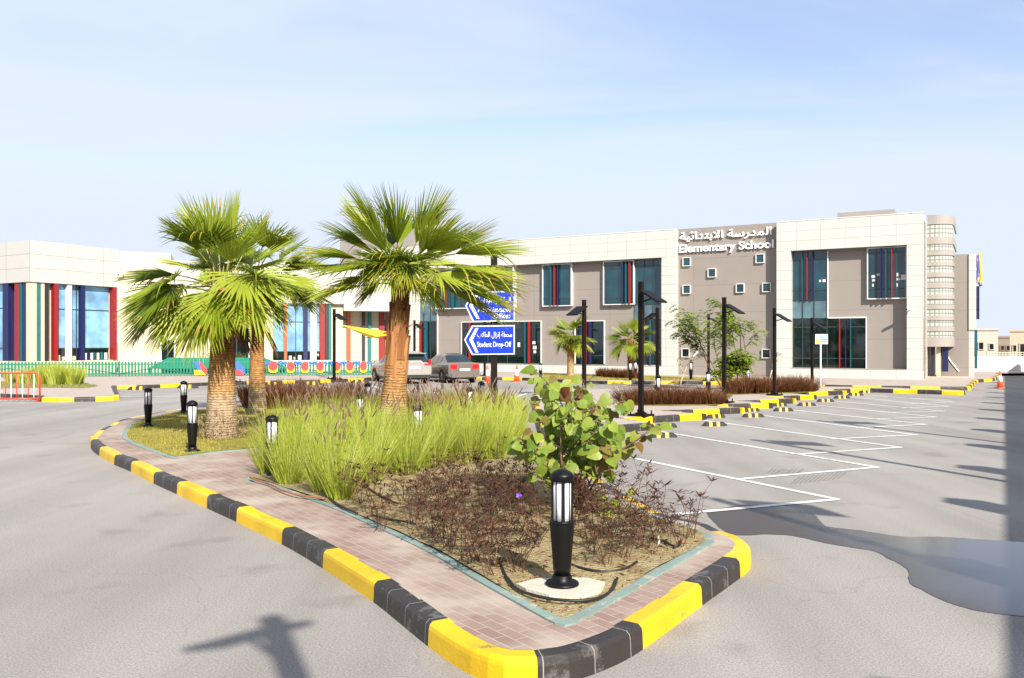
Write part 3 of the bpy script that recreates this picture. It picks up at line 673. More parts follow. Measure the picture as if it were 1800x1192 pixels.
def lettering(text, x0, x1, zbase, zh, depth, mat, root, offs=.012, name='lettering', fullh=None, rem=True):
    """solid letters between x0 and x1, standing on zbase; zh is the height of the tallest stroke; text lies in the XZ plane of its root"""
    c = bpy.data.curves.new('letters', 'FONT'); c.body = text; c.size = 1; c.offset = offs; c.extrude = .06; c.resolution_u = 4
    o = bpy.data.objects.new('letters', c); C.objects.link(o)
    if rem: rm = o.modifiers.new('r', 'REMESH'); rm.mode = 'VOXEL'; rm.voxel_size = .011
    bpy.context.view_layer.update()
    me = bpy.data.meshes.new_from_object(o.evaluated_get(bpy.context.evaluated_depsgraph_get()))
    bpy.data.objects.remove(o); bpy.data.curves.remove(c)
    if not rem:                                       # joined letters overlap: each stands a hair deeper than the last
        bm = bmesh.new(); bm.from_mesh(me); seen = set(); k = 0
        for v0 in bm.verts:
            if v0 in seen: continue
            st = [v0]; seen.add(v0)
            while st:
                v = st.pop(); v.co.z *= 1 + .05 * (k % 5)
                for e in v.link_edges:
                    u = e.other_vert(v)
                    if u not in seen: seen.add(u); st.append(u)
            k += 1
        bm.to_mesh(me); bm.free()
    xs = [v.co.x for v in me.vertices]; yy = [v.co.y for v in me.vertices]
    kx = (x1 - x0) / (max(xs) - min(xs)); mx = min(xs); top = max(yy); low = min(yy)
    kz = zh / top if fullh is None else fullh / (top - low)
    for v in me.vertices:
        cx, cy, cz = v.co; v.co = (x0 + (cx - mx) * kx, -depth * (cz + .06) / .12, zbase + (cy if fullh is None else cy - low) * kz)
    me.materials.clear(); me.materials.append(mat)
    q = bpy.data.objects.new(name, me); C.objects.link(q); q.parent = root
    return q
letter_white = M('white_letters', (.85, .84, .81), .4, .02, 4)
zE = S.z(1278, 439.8, W_); zA = S.z(1278, 423.5, W_)
q = lettering('Elementary School', sx(1194.5, W_), sx(1361, W_), zE, S.z(1278, 426, W_) - zE, .13, letter_white, school, .024)
q.location = (*S.w(0, W_ - .01).to_2d(), 0); q.rotation_euler = (0, 0, TH)
q = lettering(shape_ar('المدرسة الابتدائية'), sx(1196, W_), sx(1357, W_), S.z(1278, 422, W_), 1, .13, letter_white, school, .016, fullh=.60)
q.location = (*S.w(0, W_ - .01).to_2d(), 0); q.rotation_euler = (0, 0, TH)
# -- ribbon marks on the walls
def ribbon(pts, wdt, mat, fr, o, root, name='ribbon_emblem'):
    m = MB(); P = [Vector((fr.x(a, o), o - .03, fr.z(a, b, o))) for a, b in pts]
    for i, (a, b) in enumerate(zip(P, P[1:])): m.beam(a, b + (b - a) * .12, wdt, .03 + .002 * i, 0, (0, 1, 0))
    return part(name, m, mat, root, fr)
ribbon([(1228.5, 603), (1229.5, 608), (1228, 615), (1225, 620), (1219.5, 626)], .06, letter_white, S, W_, school)
ribbon([(1655, 612), (1657.5, 618), (1661, 622), (1665, 625), (1672, 636), (1678, 643), (1685, 652)], .06, letter_white, S, 4.9, school)
ribbon([(1658, 612), (1660, 617), (1664, 621), (1664, 625), (1668, 628)], .05, letter_white, S, 4.9, school)
yellow_sign = M('yellow_sign_face', (.75, .48, .04), .4, .04); purple_sign = M('purple_sign_face', (.10, .08, .36), .4, .04)
def eribbon(pts, mat):
    m = MB(); o = 5.2; P = [Vector((S.x(a, o), o, S.z(a, b, o))) for a, b in pts]
    m.tube(P, .075, 6); return part('ribbon_emblem', m, mat, school, S, True)
eribbon([(1722, 446), (1723, 460), (1724, 478), (1725, 490), (1723, 500), (1719, 496), (1719, 488)], yellow_sign)
eribbon([(1717.5, 449), (1718, 462), (1720, 474), (1717.5, 482), (1719, 492), (1723, 500), (1724.5, 503)], purple_sign)
# ------------------------------------------------------------------ kindergarten wing on the left
kg = thing('kindergarten_building', 'cream single-storey kindergarten block with white fascia and red, navy and teal fins', 'building')
P1 = V(52, 48, 603); FR = Frame((P1.x, P1.y), math.atan2(.872, .49)); FL = Frame((P1.x, P1.y), TH)
ZS, ZFB, ZTA = .95, 5.48, 7.86
xr = FR.x(207)
fascia_w = panelmat('white_fascia', (.47, .455, .415), 2.3, .80, .012, oz=-5.48 + 8)
m = MB(); m.box(.0, xr, 0, 5.5, ZFB, ZTA); part('fascia', m, fascia_w, kg, FR)
m = MB(); m.box(-12, -.004, .002, 5.4, ZFB + .002, ZTA - .003); part('fascia', m, fascia_w, kg, FL)
m = MB(); m.box(.45, xr, .45, 5.4, ZS, ZFB); m.box(.05, xr, .1, 5.4, 0, ZS); part('wall', m, cream_wall, kg, FR)
m = MB(); m.box(-12, -.46, .46, 5.3, ZS, ZFB - .002); m.box(-12, -.05, .1, 5.3, 0, ZS - .002); part('wall', m, cream_wall, kg, FL)
yk = .38
def A(px): return FR.x(px, yk)
window(kg, FR, A(96.5), A(190.5), ZS + .02, ZFB, yk, glass_g,
       [(A(89), A(96), red_fin, ZS, ZFB, .36), (A(113.5), A(121), alu_white, ZS, ZFB, .30), (A(137), A(144), navy_fin, ZS, ZFB, .30), (A(192), A(199), red_fin, ZS, ZFB, .36)],
       vm=[A(134)], hm=[FR.z(150, 545, yk), FR.z(150, 612, yk)], sides='', gsplit=([FR.z(150, 613, yk)], [glass_b]))
for a, b, mt in [(52, 64, cream_wall), (64, 71, green_fin), (72, 78, cream_wall), (79, 85, dark_fin)]:
    x0 = FR.x(a, .1); x1 = FR.x(b, .1); boxpart('fin', mt, kg, FR, (x0, x1, .08, .44, ZS + .002, ZFB))
for a, b, mt in [(5, 15, navy_fin), (26, 33, red_fin), (33.5, 39, teal_fin), (41, 49, navy_fin)]:
    x0 = FL.x(a, .1); x1 = FL.x(b, .1); boxpart('fin', mt, kg, FL, (x0, x1, .08, .44, ZS + .002, ZFB - .003))
window(kg, FL, FL.x(-60, .3), FL.x(4, .3), ZS + .02, ZFB, .4, glass_b, [], vm=[FL.x(-20, .4)], hm=[FL.z(0, 542, .4), FL.z(0, 612, .4)], sides='')
P2 = V(207, FR.d(207), 603); FB = Frame((P2.x, P2.y), math.atan2(.332, .943))
bx = FB.x; ZC, ZCF, ZDF = 7.3, 4.65, 4.2
m = MB(); m.box(.0, bx(300), .3, 7, 0, ZTA - .1); part('wall', m, cream_wall, kg, FB)
m = MB(); m.box(bx(300) + .002, bx(604), .35, 7, 0, ZC - .2); m.box(bx(604) + .002, bx(706), 1.6, 7, 0, ZC - .2); m.box(bx(602.5), bx(604) + .003, .352, 1.6, 0, ZDF); part('wall', m, cream_wall, kg, FB)
m = MB(); m.box(bx(300) + .004, bx(604), .0, .348, ZCF, ZC); m.box(bx(604) + .004, bx(712), -.1, 1.59, ZDF, ZC - .25); part('fascia', m, fascia_w, kg, FB)
yc = .2
def B(px): return FB.x(px, yc)
zb_ = FB.z(540, 633, yc)
boxpart('sill_wall', white_wall, kg, FB, (B(478), B(604), .05, .348, 0, zb_ - .01))
window(kg, FB, B(480), B(562), zb_, ZCF, .3, glass_g, [(B(499), B(504.5), orange_fin, zb_, ZCF, .25), (B(533), B(541), navy_fin, zb_, ZCF, .15), (B(545), B(556), alu_white, zb_, ZCF, .2), (B(562), B(570.5), red_fin, zb_, ZCF, .28)], vm=[B(520)], hm=[FB.z(540, 566, yc), FB.z(540, 618, yc)], sides='', gsplit=([FB.z(540, 618, yc)], [glass_b]))
for a, b, mt in [(571.5, 577, dark_fin), (577.5, 582, green_fin)]: boxpart('fin', mt, kg, FB, (B(a), B(b), .1, .347, zb_, ZCF - .002))
window(kg, FB, FB.x(284, .3), FB.x(306, .3), .9, FB.z(295, 598, .3), .26, glass_g, vm=[FB.x(295, .3)], border=.08)
window(kg, FB, FB.x(395, .3), FB.x(437, .3), .8, 4.2, .3, glass_g, vm=[FB.x(416, .3)], border=.08)
yd = 1.35
for a, b, mt in [(610, 616.5, orange_fin), (637, 642, dark_fin), (647.5, 653, green_fin), (667, 676, red_fin)]:
    boxpart('fin', mt, kg, FB, (FB.x(a, yd), FB.x(b, yd), yd, 1.598, .75, ZDF - .002))
boxpart('door', glass_g, kg, FB, (FB.x(676.5, yd), FB.x(690, yd), 1.5, 1.597, .1, 3.6))
# things standing inside the low window strips
for px, w_, h_, mt in [(100, 5, 9, cream_wall), (109, 4, 6, white_wall), (124, 8, 7, cream_wall), (148, 4, 12, white_wall), (154, 3, 14, navy_fin), (159, 4, 12, white_wall), (165, 3, 13, teal_fin), (170, 4, 12, white_wall), (177, 3, 13, green_fin), (183, 5, 12, white_wall)]:
    k = FR.d(px) / F; boxpart('shelf_box', mt, kg, FR, (A(px), A(px) + w_ * k * 1.2, yk - .012, yk - .002, ZS + .03, ZS + .03 + h_ * k))
for px, w_, h_, mt in [(508, 5, 7, white_wall), (516, 4, 5, taupe_light), (524, 6, 8, cream_wall), (548, 3, 9, navy_fin)]:
    k = FB.d(px) / F; boxpart('shelf_box', mt, kg, FB, (B(px), B(px) + w_ * k, .286, .298, zb_ + .03, zb_ + .03 + h_ * k))
# ------------------------------------------------------------------ things fixed to the walls
def cctv(label, pos, rz):
    t = thing('cctv_camera', label, 'camera', pos, rz)
    m = MB(); m.beam((0, .25, .0), (0, 0, .0), .04, .04); m.build('bracket', alu_white, t)
    m = MB(); m.beam((-.22, -.12, -.10), (.10, -.02, .02), .11, .11); m.build('camera_body', alu_white, t)
    m = MB(); m.beam((-.26, -.13, -.115), (-.222, -.121, -.101), .08, .08); m.build('lens_hood', black_metal, t)
p = S.w(S.x(1604), -.28, S.z(1604, 541)); cctv('white security camera on the right pier of the school front', p, TH)
p = FB.w(FB.x(216), -.02, FB.z(214, 480)); cctv('small security camera on the cream kindergarten wall', p, FB.a)
# ------------------------------------------------------------------ right boundary wall (out of the picture, its shadow lies across the lot)
WO = 3.53
bw = thing('boundary_wall', 'long white boundary wall with raised piers whose shadow crosses the car park', 'wall')
WF = Frame((WO * .864, -WO * .504), math.atan2(.864, .504))
m = MB(); m.box(-16, 62, -.3, 0, 0, 3.0); part('wall', m, white_wall, bw, WF)
for k in range(-5, 16):
    t = 8.9 + 3.4 * k
    if t < 61: boxpart('pier', white_wall, bw, WF, (t - .19, t + .19, -.36, .05, 0, 3.53))
# far wall, railing and houses
fw = thing('garden_wall', 'low white wall closing the car park at the far right', 'wall')
m = MB(); m.box(27.5, 75, 55, 55.3, 0, 1.12); m.build('wall', white_wall, fw)
m = MB()
m.box(31, 33.4, 55.1, 55.14, 1.36, 1.40); m.box(31, 33.4, 55.1, 55.14, 1.22, 1.25)
for i in range(13): m.box(31 + i * .2, 31.03 + i * .2, 55.09, 55.15, 1.12, 1.42)
m.build('railing', concrete, fw)
m = MB(); m.box(27.5, 75, 54.93, 54.998, 0, .07)
for i in range(24): pass
m.build('plinth', concrete, fw)
sand = M('sand_render', (.50, .40, .29), .9, .06, 1.0); sand2 = M('pale_sand_render', (.56, .48, .39), .9, .05, 1.0); sand_d = M('brown_render', (.28, .22, .165), .9, .06, 1.0)
def house(label, px0, px1, pytop, D, mat, bays, extra=None):
    x0 = (px0 - CX) / F * D; x1 = (px1 - CX) / F * D; zt = H + (HY - pytop) * D / F
    t = thing('house', label, 'house', (x0, D, 0), -math.atan2(x0, D) - .02); w = (x1 - x0) * .87
    m = MB(); m.box(0, w, 0, 9, 0, zt); m.build('wall', mat, t)
    m = MB(); m.box(-.12, w + .12, -.12, 9.1, zt + .001, zt + .3); m.build('parapet', mat, t)
    for bx_, bw_, z0, z1 in bays:
        m = MB(); m.box(bx_ * w, (bx_ + bw_) * w, -.06, .1, z0 * zt, z1 * zt); f = m.build('window', glass_g, t)
        m = MB(); a, b, c, d = bx_ * w, (bx_ + bw_) * w, z0 * zt, z1 * zt
        m.box(a - .1, a, -.1, .05, c - .1, d + .1); m.box(b, b + .1, -.1, .05, c - .1, d + .1); m.box(a, b, -.1, .05, d, d + .1); m.box(a, b, -.1, .05, c - .1, c); m.build('frame', mat, f)
    if extra: extra(t, w, zt)
house('pale house beside the school end with a small arch window', 1716, 1754, 581, 118, sand2, [(.13, .2, .30, .55), (.62, .18, .3, .5)])
house('narrow brown and sand house in the gap between two pale houses', 1752, 1781, 594, 135, sand_d, [(.25, .2, .3, .55), (.6, .2, .3, .55)])
house('sand coloured villa at the right edge beyond the white wall', 1775, 1850, 583, 105, sand, [(.08, .07, .28, .5), (.24, .10, .1, .55), (.42, .08, .3, .55)])
# ------------------------------------------------------------------ lamp posts
def lamp_proto():
    t = thing('lamp_post', 'x', 'street lamp', group='black lamp posts with tilted panel heads')
    m = MB(); m.box(-.056, .056, -.056, .056, .05, 3.5); m.box(-.062, .062, -.062, .062, 3.5, 3.52); m.build('pole', pole_metal, t)
    m = MB(); m.box(-.26, .26, -.26, .26, 0, .045); m.box(-.11, .11, -.11, .11, .046, .09); b = m.build('base_plate', pole_metal, t)
    m = MB()
    for x in (-.2, .2):
        for y in (-.2, .2): m.lathe([(.022, .046), (.022, .12), (.012, .15)], 6, 0, (x, y, 0))
    m.build('bolts', black_metal, b)
    m = MB(); a = rad(31); d = Vector((math.cos(a), 0, -math.sin(a))); n = Vector((math.sin(a), 0, math.cos(a)))
    c = Vector((.10, 0, 3.28)) + d * .30
    m.obox(c, d * .30, Vector((0, .27, 0)), n * .022); hd = m.build('lamp_head', pole_metal, t)
    m = MB(); m.obox(c - n * .026, d * .25, Vector((0, .22, 0)), n * .003); m.build('lens_panel', panel_grey, hd)
    m = MB(); m.beam((.065, 0, 3.0), tuple(Vector((.10, 0, 3.28)) + d * .33 - n * .03), .035, .035); m.beam((.065, 0, 3.25), (.13, 0, 3.26), .08, .06); m.build('brace', pole_metal, t)
    return t
lp = lamp_proto(); lamp_used = [0]
def lamp(pos, rz, label, sc=1.0):
    if not lamp_used[0]:
        lamp_used[0] = 1; lp.location = pos; lp.rotation_euler = (0, 0, rz); lp['label'] = label; lp.scale = (sc,) * 3; return lp
    return dup(lp, pos, rz, label, scale=sc)
zp = .164
def onp(px, py): return G(px, py, zp)
lamp(onp(1126.7, 731), rad(-37), 'tall black lamp post standing nearest to the striped kerb beside the brown hedge', .96)
lamp(onp(1273, 708), rad(-37), 'black lamp post on the pavement between the hedge and the feathery trees', .92)
lamp(onp(1361.5, 695), rad(-38), 'black lamp post in front of the right edge of the taupe stair block', .87)
lamp(onp(1427.5, 686), rad(-38), 'black lamp post beside the small blue and white sign', .80)
lamp(Vector(((1155.5 - CX) / F * 36.5, 36.5, 0)), rad(140), 'thin lamp post behind the hedge in front of the white pier')
lamp(Vector(((1245.5 - CX) / F * 41.0, 41.0, .15)), rad(-28), 'lamp post among the feathery trees before the taupe stair block', .93)
lamp(Vector(((1026.8 - CX) / F * 29.8, 29.8, .0)), rad(220), 'black lamp post rising behind the broad-leaved shrub', 1.0)
lamp(G(587.5, 666.5, .15), rad(-28), 'lamp post in front of the kindergarten windows and flower panels', 1.02)
lamp(Vector(((728.5 - CX) / F * 49, 49, .15)), rad(-28), 'lamp post behind the white estate car', .9)
lamp(G(410.5, 672, .15), rad(-28), 'lamp post half hidden behind the left pair of palms', 1.02)
lamp(Vector(((852 - CX) / F * 47.2, 47.2, .15)), rad(-28), 'lamp post standing behind the blue arrow signs', .9)
for p_, l_, s_ in [((.75, .05, 0), 'lamp post by the photographer casting its shadow on the near asphalt', 1.26), ((5.2, 4.5, 0), 'lamp post beside the boundary wall nearest the puddle', 1.31), ((7.59, 11.1, 0), 'lamp post beside the boundary wall along the bays', 1.31), ((10.5, 15.4, 0), 'lamp post beside the boundary wall far from the puddle', 1.31)]:
    lamp(p_, rad(135) if s_ < 1.3 else rad(15), l_, s_)
# ------------------------------------------------------------------ bollard lights
def bollard_proto():
    t = thing('bollard_light', 'x', 'bollard light', group='black bollard lights with white tubes')
    m = MB(); m.lathe([(.125, 0), (.125, .012), (.118, .02), (.075, .024), (.073, .06), (.066, .075)], 24); m.build('base_flange', black_metal, t, True)
    m = MB(); m.lathe([(.062, .075), (.068, .14), (.078, .28), (.088, .40), (.090, .445), (.088, .46), (.09, .462), (.088, .475), (.078, .477)], 24); m.build('body', black_metal, t, True)
    m = MB(); m.lathe([(.066, .477), (.066, .765)], 20); m.build('lamp_tube', lens_m, t, True)
    m = MB()
    for k in range(4):
        a = rad(8 + 90 * k); c, s_ = math.cos(a), math.sin(a)
        m.obox((c * .073, s_ * .073, .621), (c * .007, s_ * .007, 0), (-s_ * .011, c * .011, 0), (0, 0, .145))
    for k in range(4):
        a = rad(53 + 90 * k); c, s_ = math.cos(a), math.sin(a)
        m.obox((c * .068, s_ * .068, .621), (c * .003, s_ * .003, 0), (-s_ * .003, c * .003, 0), (0, 0, .145))
    m.build('guard_bars', black_metal, t)
    m = MB(); m.lathe([(.078, .764), (.086, .766), (.089, .80), (.086, .815), (.072, .828), (.05, .842), (.025, .852), (.003, .855)], 24); m.build('cap', black_metal, t, True)
    return t
bp_ = bollard_proto(); used = [0]
def bollard(pos, label, rz=0.0, sc=1.0):
    if not used[0]:
        used[0] = 1; bp_.location = pos; bp_.rotation_euler = (0, 0, rz); bp_['label'] = label; bp_.scale = (sc,) * 3; return
    dup(bp_, pos, rz, label, scale=sc)
pf = G(988, 1027, .215); bollard(pf, 'large black bollard light in the front bed on a pale concrete pad', rad(-4))
bollard(G(338, 793, .18), 'black bollard light on the lawn in front of the thick palm trunk', rad(12), 1.0)
bollard(G(260.5, 748, .18), 'leftmost black bollard light at the rounded lawn edge', rad(5), .98)
bollard(G(323, 726, .18), 'bollard light at the back of the lawn near the far kerb', rad(20), .98)
for px, D, l in [(478, 11.5, 'bollard light at the left end of the tall green grass'), (735, 13.4, 'bollard light sunk in the grass right of the middle palm'), (632, 16.2, 'bollard light in the purple-tipped grass left of the middle palm'), (647, 20.8, 'bollard light seen above the dry grass left of the middle palm'), (826, 18.6, 'bollard light in the dry grass left of the sign post'), (846, 21.5, 'bollard light just left of the sign post, farther back')]:
    bollard(Vector(((px - CX) / F * D, D, .17)), l, rad(10 + D * 7))
bollard(onp(1157, 708.5), 'bollard light at the front of the long brown hedge', rad(30))
bollard(Vector(((1245 - CX) / F * 29.5, 29.5, zp)), 'bollard light standing behind the right end of the long hedge', rad(3))
bollard(Vector(((1314 - CX) / F * 33, 33, zp)), 'bollard light before the far hedge and the feathery trees', rad(60))
bollard(G(1214.5, 668, .15), 'bollard light at the foot of the stair block left of the trees', rad(40), 1.1)
bollard(G(1108, 668.5, .15), 'bollard light beside the right small palm trunk', rad(10), 1.1)
bollard(G(1117, 666, .15), 'bollard light close behind the right small palm trunk', rad(33), 1.1)
bollard(G(950, 668, .15), 'bollard light by the school plinth left of the small palms', rad(33), 1.0)
pad = MB(); c0 = pf
poly = [G(x, y, .2).to_2d() for x, y in [(908, 1029), (945, 1019), (1030, 1018), (1064, 1026), (1055, 1038), (1030, 1046), (1000, 1051), (965, 1049), (925, 1038)]]
pad.prism([tuple(p) for p in poly], .15, .213)
tag(pad.build('concrete_pad', concrete), 'pale concrete pad under the front bollard light', 'concrete pad')
# ------------------------------------------------------------------ blue arrow sign
blue = M('blue_sign_face', (.006, .035, .46), .3, .03, 3)
sg = thing('arrow_sign', 'two blue arrow signs with white lettering on one dark post', 'sign', (0, 0, 0))
D = 20.0
def sp(px, py, o=0): v = V(px, D + o, py); return v
m = MB(); a = sp(868.5, 447); m.box(a.x - .08, a.x + .075, D + .03, D + .17, .15, a.z); m.build('post', pole_metal, sg)
m = MB(); m.box(a.x - .10, a.x + .095, D + .015, D + .19, a.z, a.z + .05); m.build('post_cap', pole_metal, sg)
def board(pts, chev, ):
    P = [sp(*p) for p in pts]
    m = MB(); n = len(P)
    def slab(Q, y0, y1, mi=0):
        k = len(Q); m2 = MB()
        v = [(q.x, y0, q.z) for q in Q] + [(q.x, y1, q.z) for q in Q]
        m2.add(v, [tuple(range(k)), tuple(range(k, 2 * k))[::-1]] + [(i, k + i, k + (i + 1) % k, (i + 1) % k) for i in range(k)]); return m2
    b = slab(P, D - .02, D + .02).build('board', white_wall, sg)
    cx = sum(p.x for p in P) / n; cz = sum(p.z for p in P) / n
    def shrink(p, k=.03):
        return Vector((p.x + k * (1 if p.x < cx else -1) * (1.15 if p.x < cx - .3 else 1), 0, p.z + (k if p.z < cz - .05 else -k if p.z > cz + .05 else 0)))
    slab([shrink(p) for p in P], D - .027, D - .0205).build('sign_face', blue, b)
    slab([sp(*p) for p in chev], D - .033, D - .0275).build('arrow', letter_white, b)
    return b
b2 = board([(816, 597.5), (829.5, 572.5), (905, 571.5), (905, 623), (829.5, 624)], [(825, 597.5), (836, 577), (841, 577), (831, 597.5), (841, 619.5), (836, 619.5)])
b1 = board([(818, 537.5), (831, 512.5), (905, 511.5), (905, 564.5), (831, 566)], [(825, 537.5), (836.5, 517), (841.5, 517), (831.5, 537.5), (843, 560.5), (838, 560.5)])
def sline(text, x0, x1, ybase, ycap, par, full=False, offs=.0):
    z0 = sp(0, ybase).z; z1 = sp(0, ycap).z
    q = lettering(text, sp(x0, 0).x, sp(x1, 0).x, z0, z1 - z0, .012, letter_white, par, offs, fullh=(z1 - z0) if full else None, rem=False); q.location = (0, D - .0275, 0)
sline('Student Drop-Off', 839, 898.5, 609.8, 600.8, b2)
sline(shape_ar('محطة إنزال الطلاب'), 839, 900, 596, 583, b2, True)
sline('Administrative', 840, 898, 548.5, 540, b1); sline('Offices', 868.5, 897, 559.5, 551, b1)
sline(shape_ar('المكاتب الإدارية'), 840, 898, 536, 522, b1, True)
# small parking sign near the school
ps = thing('parking_sign', 'small blue and white sign with a yellow patch on a thin white pole', 'sign', G(1442.5, 680.5, .15))
d_ = ps.location.y; k = d_ / F
m = MB(); m.lathe([(.035, 0), (.035, H + (HY - 588) * k - .15)], 10); m.build('pole', alu_white, ps)
def srect(px0, px1, py0, py1, y, mat, name, par=ps):
    m = MB(); m.box((px0 - 1442.5) * k, (px1 - 1442.5) * k, -y - .006, -y, H + (HY - py1) * k - .15, H + (HY - py0) * k - .15); return m.build(name, mat, par)
bd = srect(1432.5, 1454.5, 587.5, 605, .04, alu_white, 'board')
srect(1441, 1453.5, 588.5, 598, .0475, M('light_blue_face', (.08, .36, .72), .4, .05), 'blue_field', bd)
srect(1434, 1440, 597, 603.5, .0475, yellow_sign, 'yellow_field', bd)
lm = MB()
for i, (a, b, y0) in enumerate([(1442, 1452, 590), (1444, 1452.5, 592.4), (1442.5, 1451, 594.6), (1442, 1453, 600), (1442, 1451, 602.3)]):
    lm.box((a - 1442.5) * k, (b - 1442.5) * k, -.0585, -.054, H + (HY - y0 - .9) * k - .15, H + (HY - y0) * k - .15, 0 if i < 3 else 1)
lm.build('text_lines', [letter_white, blue], bd)
# ------------------------------------------------------------------ traffic cones
cone_o = M('orange_cone', (.80, .10, .03), .5, .08, 8); cone_w = M('cone_band', (.85, .83, .80), .4, .04)
ct = thing('traffic_cone', 'orange and white traffic cone in the empty bay next to the grey saloon', 'traffic cone', group='orange and white traffic cones')
m = MB(); m.box(-.19, .19, -.19, .19, 0, .035); m.build('foot', cone_o, ct)
m = MB(); m.lathe([(.135, .036), (.104, .27), (.060, .55), (.035, .75), (.028, .755)], 18); m.build('cone', cone_o, ct, True)
m = MB(); m.lathe([(.109, .272), (.065, .5495)], 18); m.build('white_band', cone_w, ct, True)
ct.location = G(857, 671.5); ct.scale = (1.13,) * 3
dup(ct, G(908.5, 671), .3, 'orange and white traffic cone right of the sign post by the school kerb', scale=1.13)
dup(ct, G(1758, 682), .1, 'orange and white traffic cone alone at the far end of the car park', scale=1.0)
# ------------------------------------------------------------------ wheel stops
rub = M('black_rubber', (.03, .026, .023), .8, .25, 14, bump=.3)
ws = thing('wheel_stop', 'x', 'wheel stop', group='striped wheel stops of the parking bays')
m = MB(); L_ = .30
def wsec(x, sc): return [(x, -.075 * sc - .0, 0), (x, -.05 * sc, .1 * sc), (x, .05 * sc, .1 * sc), (x, .075 * sc, 0)]
st_ = [wsec(-L_, .35), wsec(-L_ * .72, 1), wsec(L_ * .72, 1), wsec(L_, .35)]
for i in range(3): m.add(st_[i] + st_[i + 1], [(j, j + 1, 5 + j, 4 + j) for j in range(3)])
m.add(st_[0], [(3, 2, 1, 0)]); m.add(st_[3], [(0, 1, 2, 3)]); wb = m.build('rubber_body', rub, ws)
for xa_, xb_ in ((-.15, -.075), (.035, .11)):
    m = MB()
    for j, (p, q) in enumerate([((-.0755, .002), (-.0515, .101)), ((-.05, .1025), (.05, .1025)), ((.0515, .101), (.0755, .002))]):
        e = .03
        m.add([(xa_, p[0], p[1]), (xb_, p[0], p[1]), (xb_ + (e if j != 1 else 0) * 0, q[0], q[1]), (xa_, q[0], q[1])], [(0, 1, 2, 3)])
    m.build('reflective_stripe', yel, ws)
hd_a = math.atan2(.42, .907)
ordn = ['nearest', 'second nearest', 'third', 'fourth', 'fifth', 'sixth', 'seventh', 'eighth', 'ninth', 'farthest']
spots = [(1165.5, 769), (1256, 749), (1324, 733.5), (1377, 723), (1418, 713.5), (1451, 706.5), (1480, 700.5), (1504, 695.5), (1523, 690.5)]
first = True
for i, s_ in enumerate(spots):
    lb = f'yellow-striped black wheel stop, {ordn[i]} of the row on the bay lines'
    if first: ws.location = G(*s_); ws.rotation_euler = (0, 0, hd_a - .35); ws['label'] = lb; first = False
    else: dup(ws, G(*s_), hd_a - .35, lb)
for i, s_ in enumerate([(1163, 753), (1252, 735.5), (1315, 724), (1365, 714.5)]):
    dup(ws, G(*s_) + Vector((.12, .1, 0)), hd_a, f'yellow-striped wheel stop, {ordn[i]} of those tucked against the kerb ends')
for i, s_ in enumerate([(244, 685.5), (330, 682.5), (480, 677.5), (548, 676.5), (633, 672.8)]):
    dup(ws, G(*s_), .12, f'striped wheel stop before the kindergarten kerb, {["leftmost", "second from left", "third from left", "fourth from left", "rightmost"][i]} of five', scale=1.5)
# ------------------------------------------------------------------ crowd barrier
rb = M('red_barrier_paint', (.72, .05, .03), .4, .1, 6); wbm = M('white_barrier_paint', (.8, .78, .75), .4, .05, 6)
cb = thing('crowd_barrier', 'red and white tubular crowd barrier standing at the left edge of the road', 'barrier', G(70, 706), rad(2))
k = cb.location.y / F; Hh = 50 * k
m = MB(); r_ = .03
pts = [(0, 0, .1)] + [(0, 0, Hh - .16)] + [(-.16 + .16 * math.cos(a), 0, Hh - .16 + .16 * math.sin(a)) for a in (rad(20), rad(45), rad(70), rad(90))] + [(-2.3 + .16, 0, Hh), (-2.3, 0, Hh - .16), (-2.3, 0, .1)]
m.tube(pts, r_, 8); m.tube([(0, 0, .1), (-2.3, 0, .1)], r_, 8); m.build('frame', rb, cb, True)
m = MB(); m2_ = MB()
for i in range(11):
    x = -.2 - i * .19
    (m if i % 2 else m2_).tube([(x, 0, .1), (x, 0, Hh)], .019, 6)
m.build('red_bars', rb, cb, True); m2_.build('white_bars', wbm, cb, True)
for x in (0, -2.3):
    m = MB(); m.tube([(x, -.28, .02), (x, -.2, .05), (x, .2, .05), (x, .28, .02)], .022, 6); m.tube([(x, 0, .05), (x, 0, .1)], .025, 6); m.build('foot', rb, cb, True)
# ------------------------------------------------------------------ picket fence with flower panels
fg = M('green_picket_paint', (.010, .17, .095), .5, .12, 3); fg2 = M('dark_green_rail', (.01, .13, .075), .5, .1, 3)
pfn = thing('picket_fence', 'long green picket fence with a waving rail along the kindergarten yard', 'fence')
FP0 = Vector((-33, 45.0)); FP1 = Vector(((690 - CX) / F * 48.8, 48.8)); fd = (FP1 - FP0); fl = fd.length; fa = math.atan2(fd.y, fd.x); fu = fd.normalized(); fn_ = Vector((-fu.y, fu.x))
FF = Frame(FP0, fa)
m = MB(); x = 0.0
while x < fl:
    m.prism([(x, -.01), (x + .10, -.01), (x + .10, .015), (x, .015)], .16, .93)
    m.add([(x, -.01, .93), (x + .10, -.01, .93), (x + .10, .015, .93), (x, .015, .93), (x + .05, .0025, .985)], [(0, 1, 4), (1, 2, 4), (2, 3, 4), (3, 0, 4)])
    x += .172
part('pickets', m, fg, pfn, FF)
m = MB(); m.box(0, fl, .016, .05, .80, .86); m.box(0, fl, .016, .05, .26, .32)
x = 0; n_ = 0
part('rails', m, fg2, pfn, FF)
m = MB(); P = []
for i in range(int(fl / 1.9) + 1): P.append((i * 1.9, -.03, .62 if i % 2 else .30))
for a, b in zip(P, P[1:]): m.beam(a, b, .03, .04)
part('waving_rail', m, fg2, pfn, FF)
x = 0
while x < fl: m = MB(); m.box(x, x + .05, .02, .07, .15, 1.0); part('post', m, fg2, pfn, FF); x += 1.9
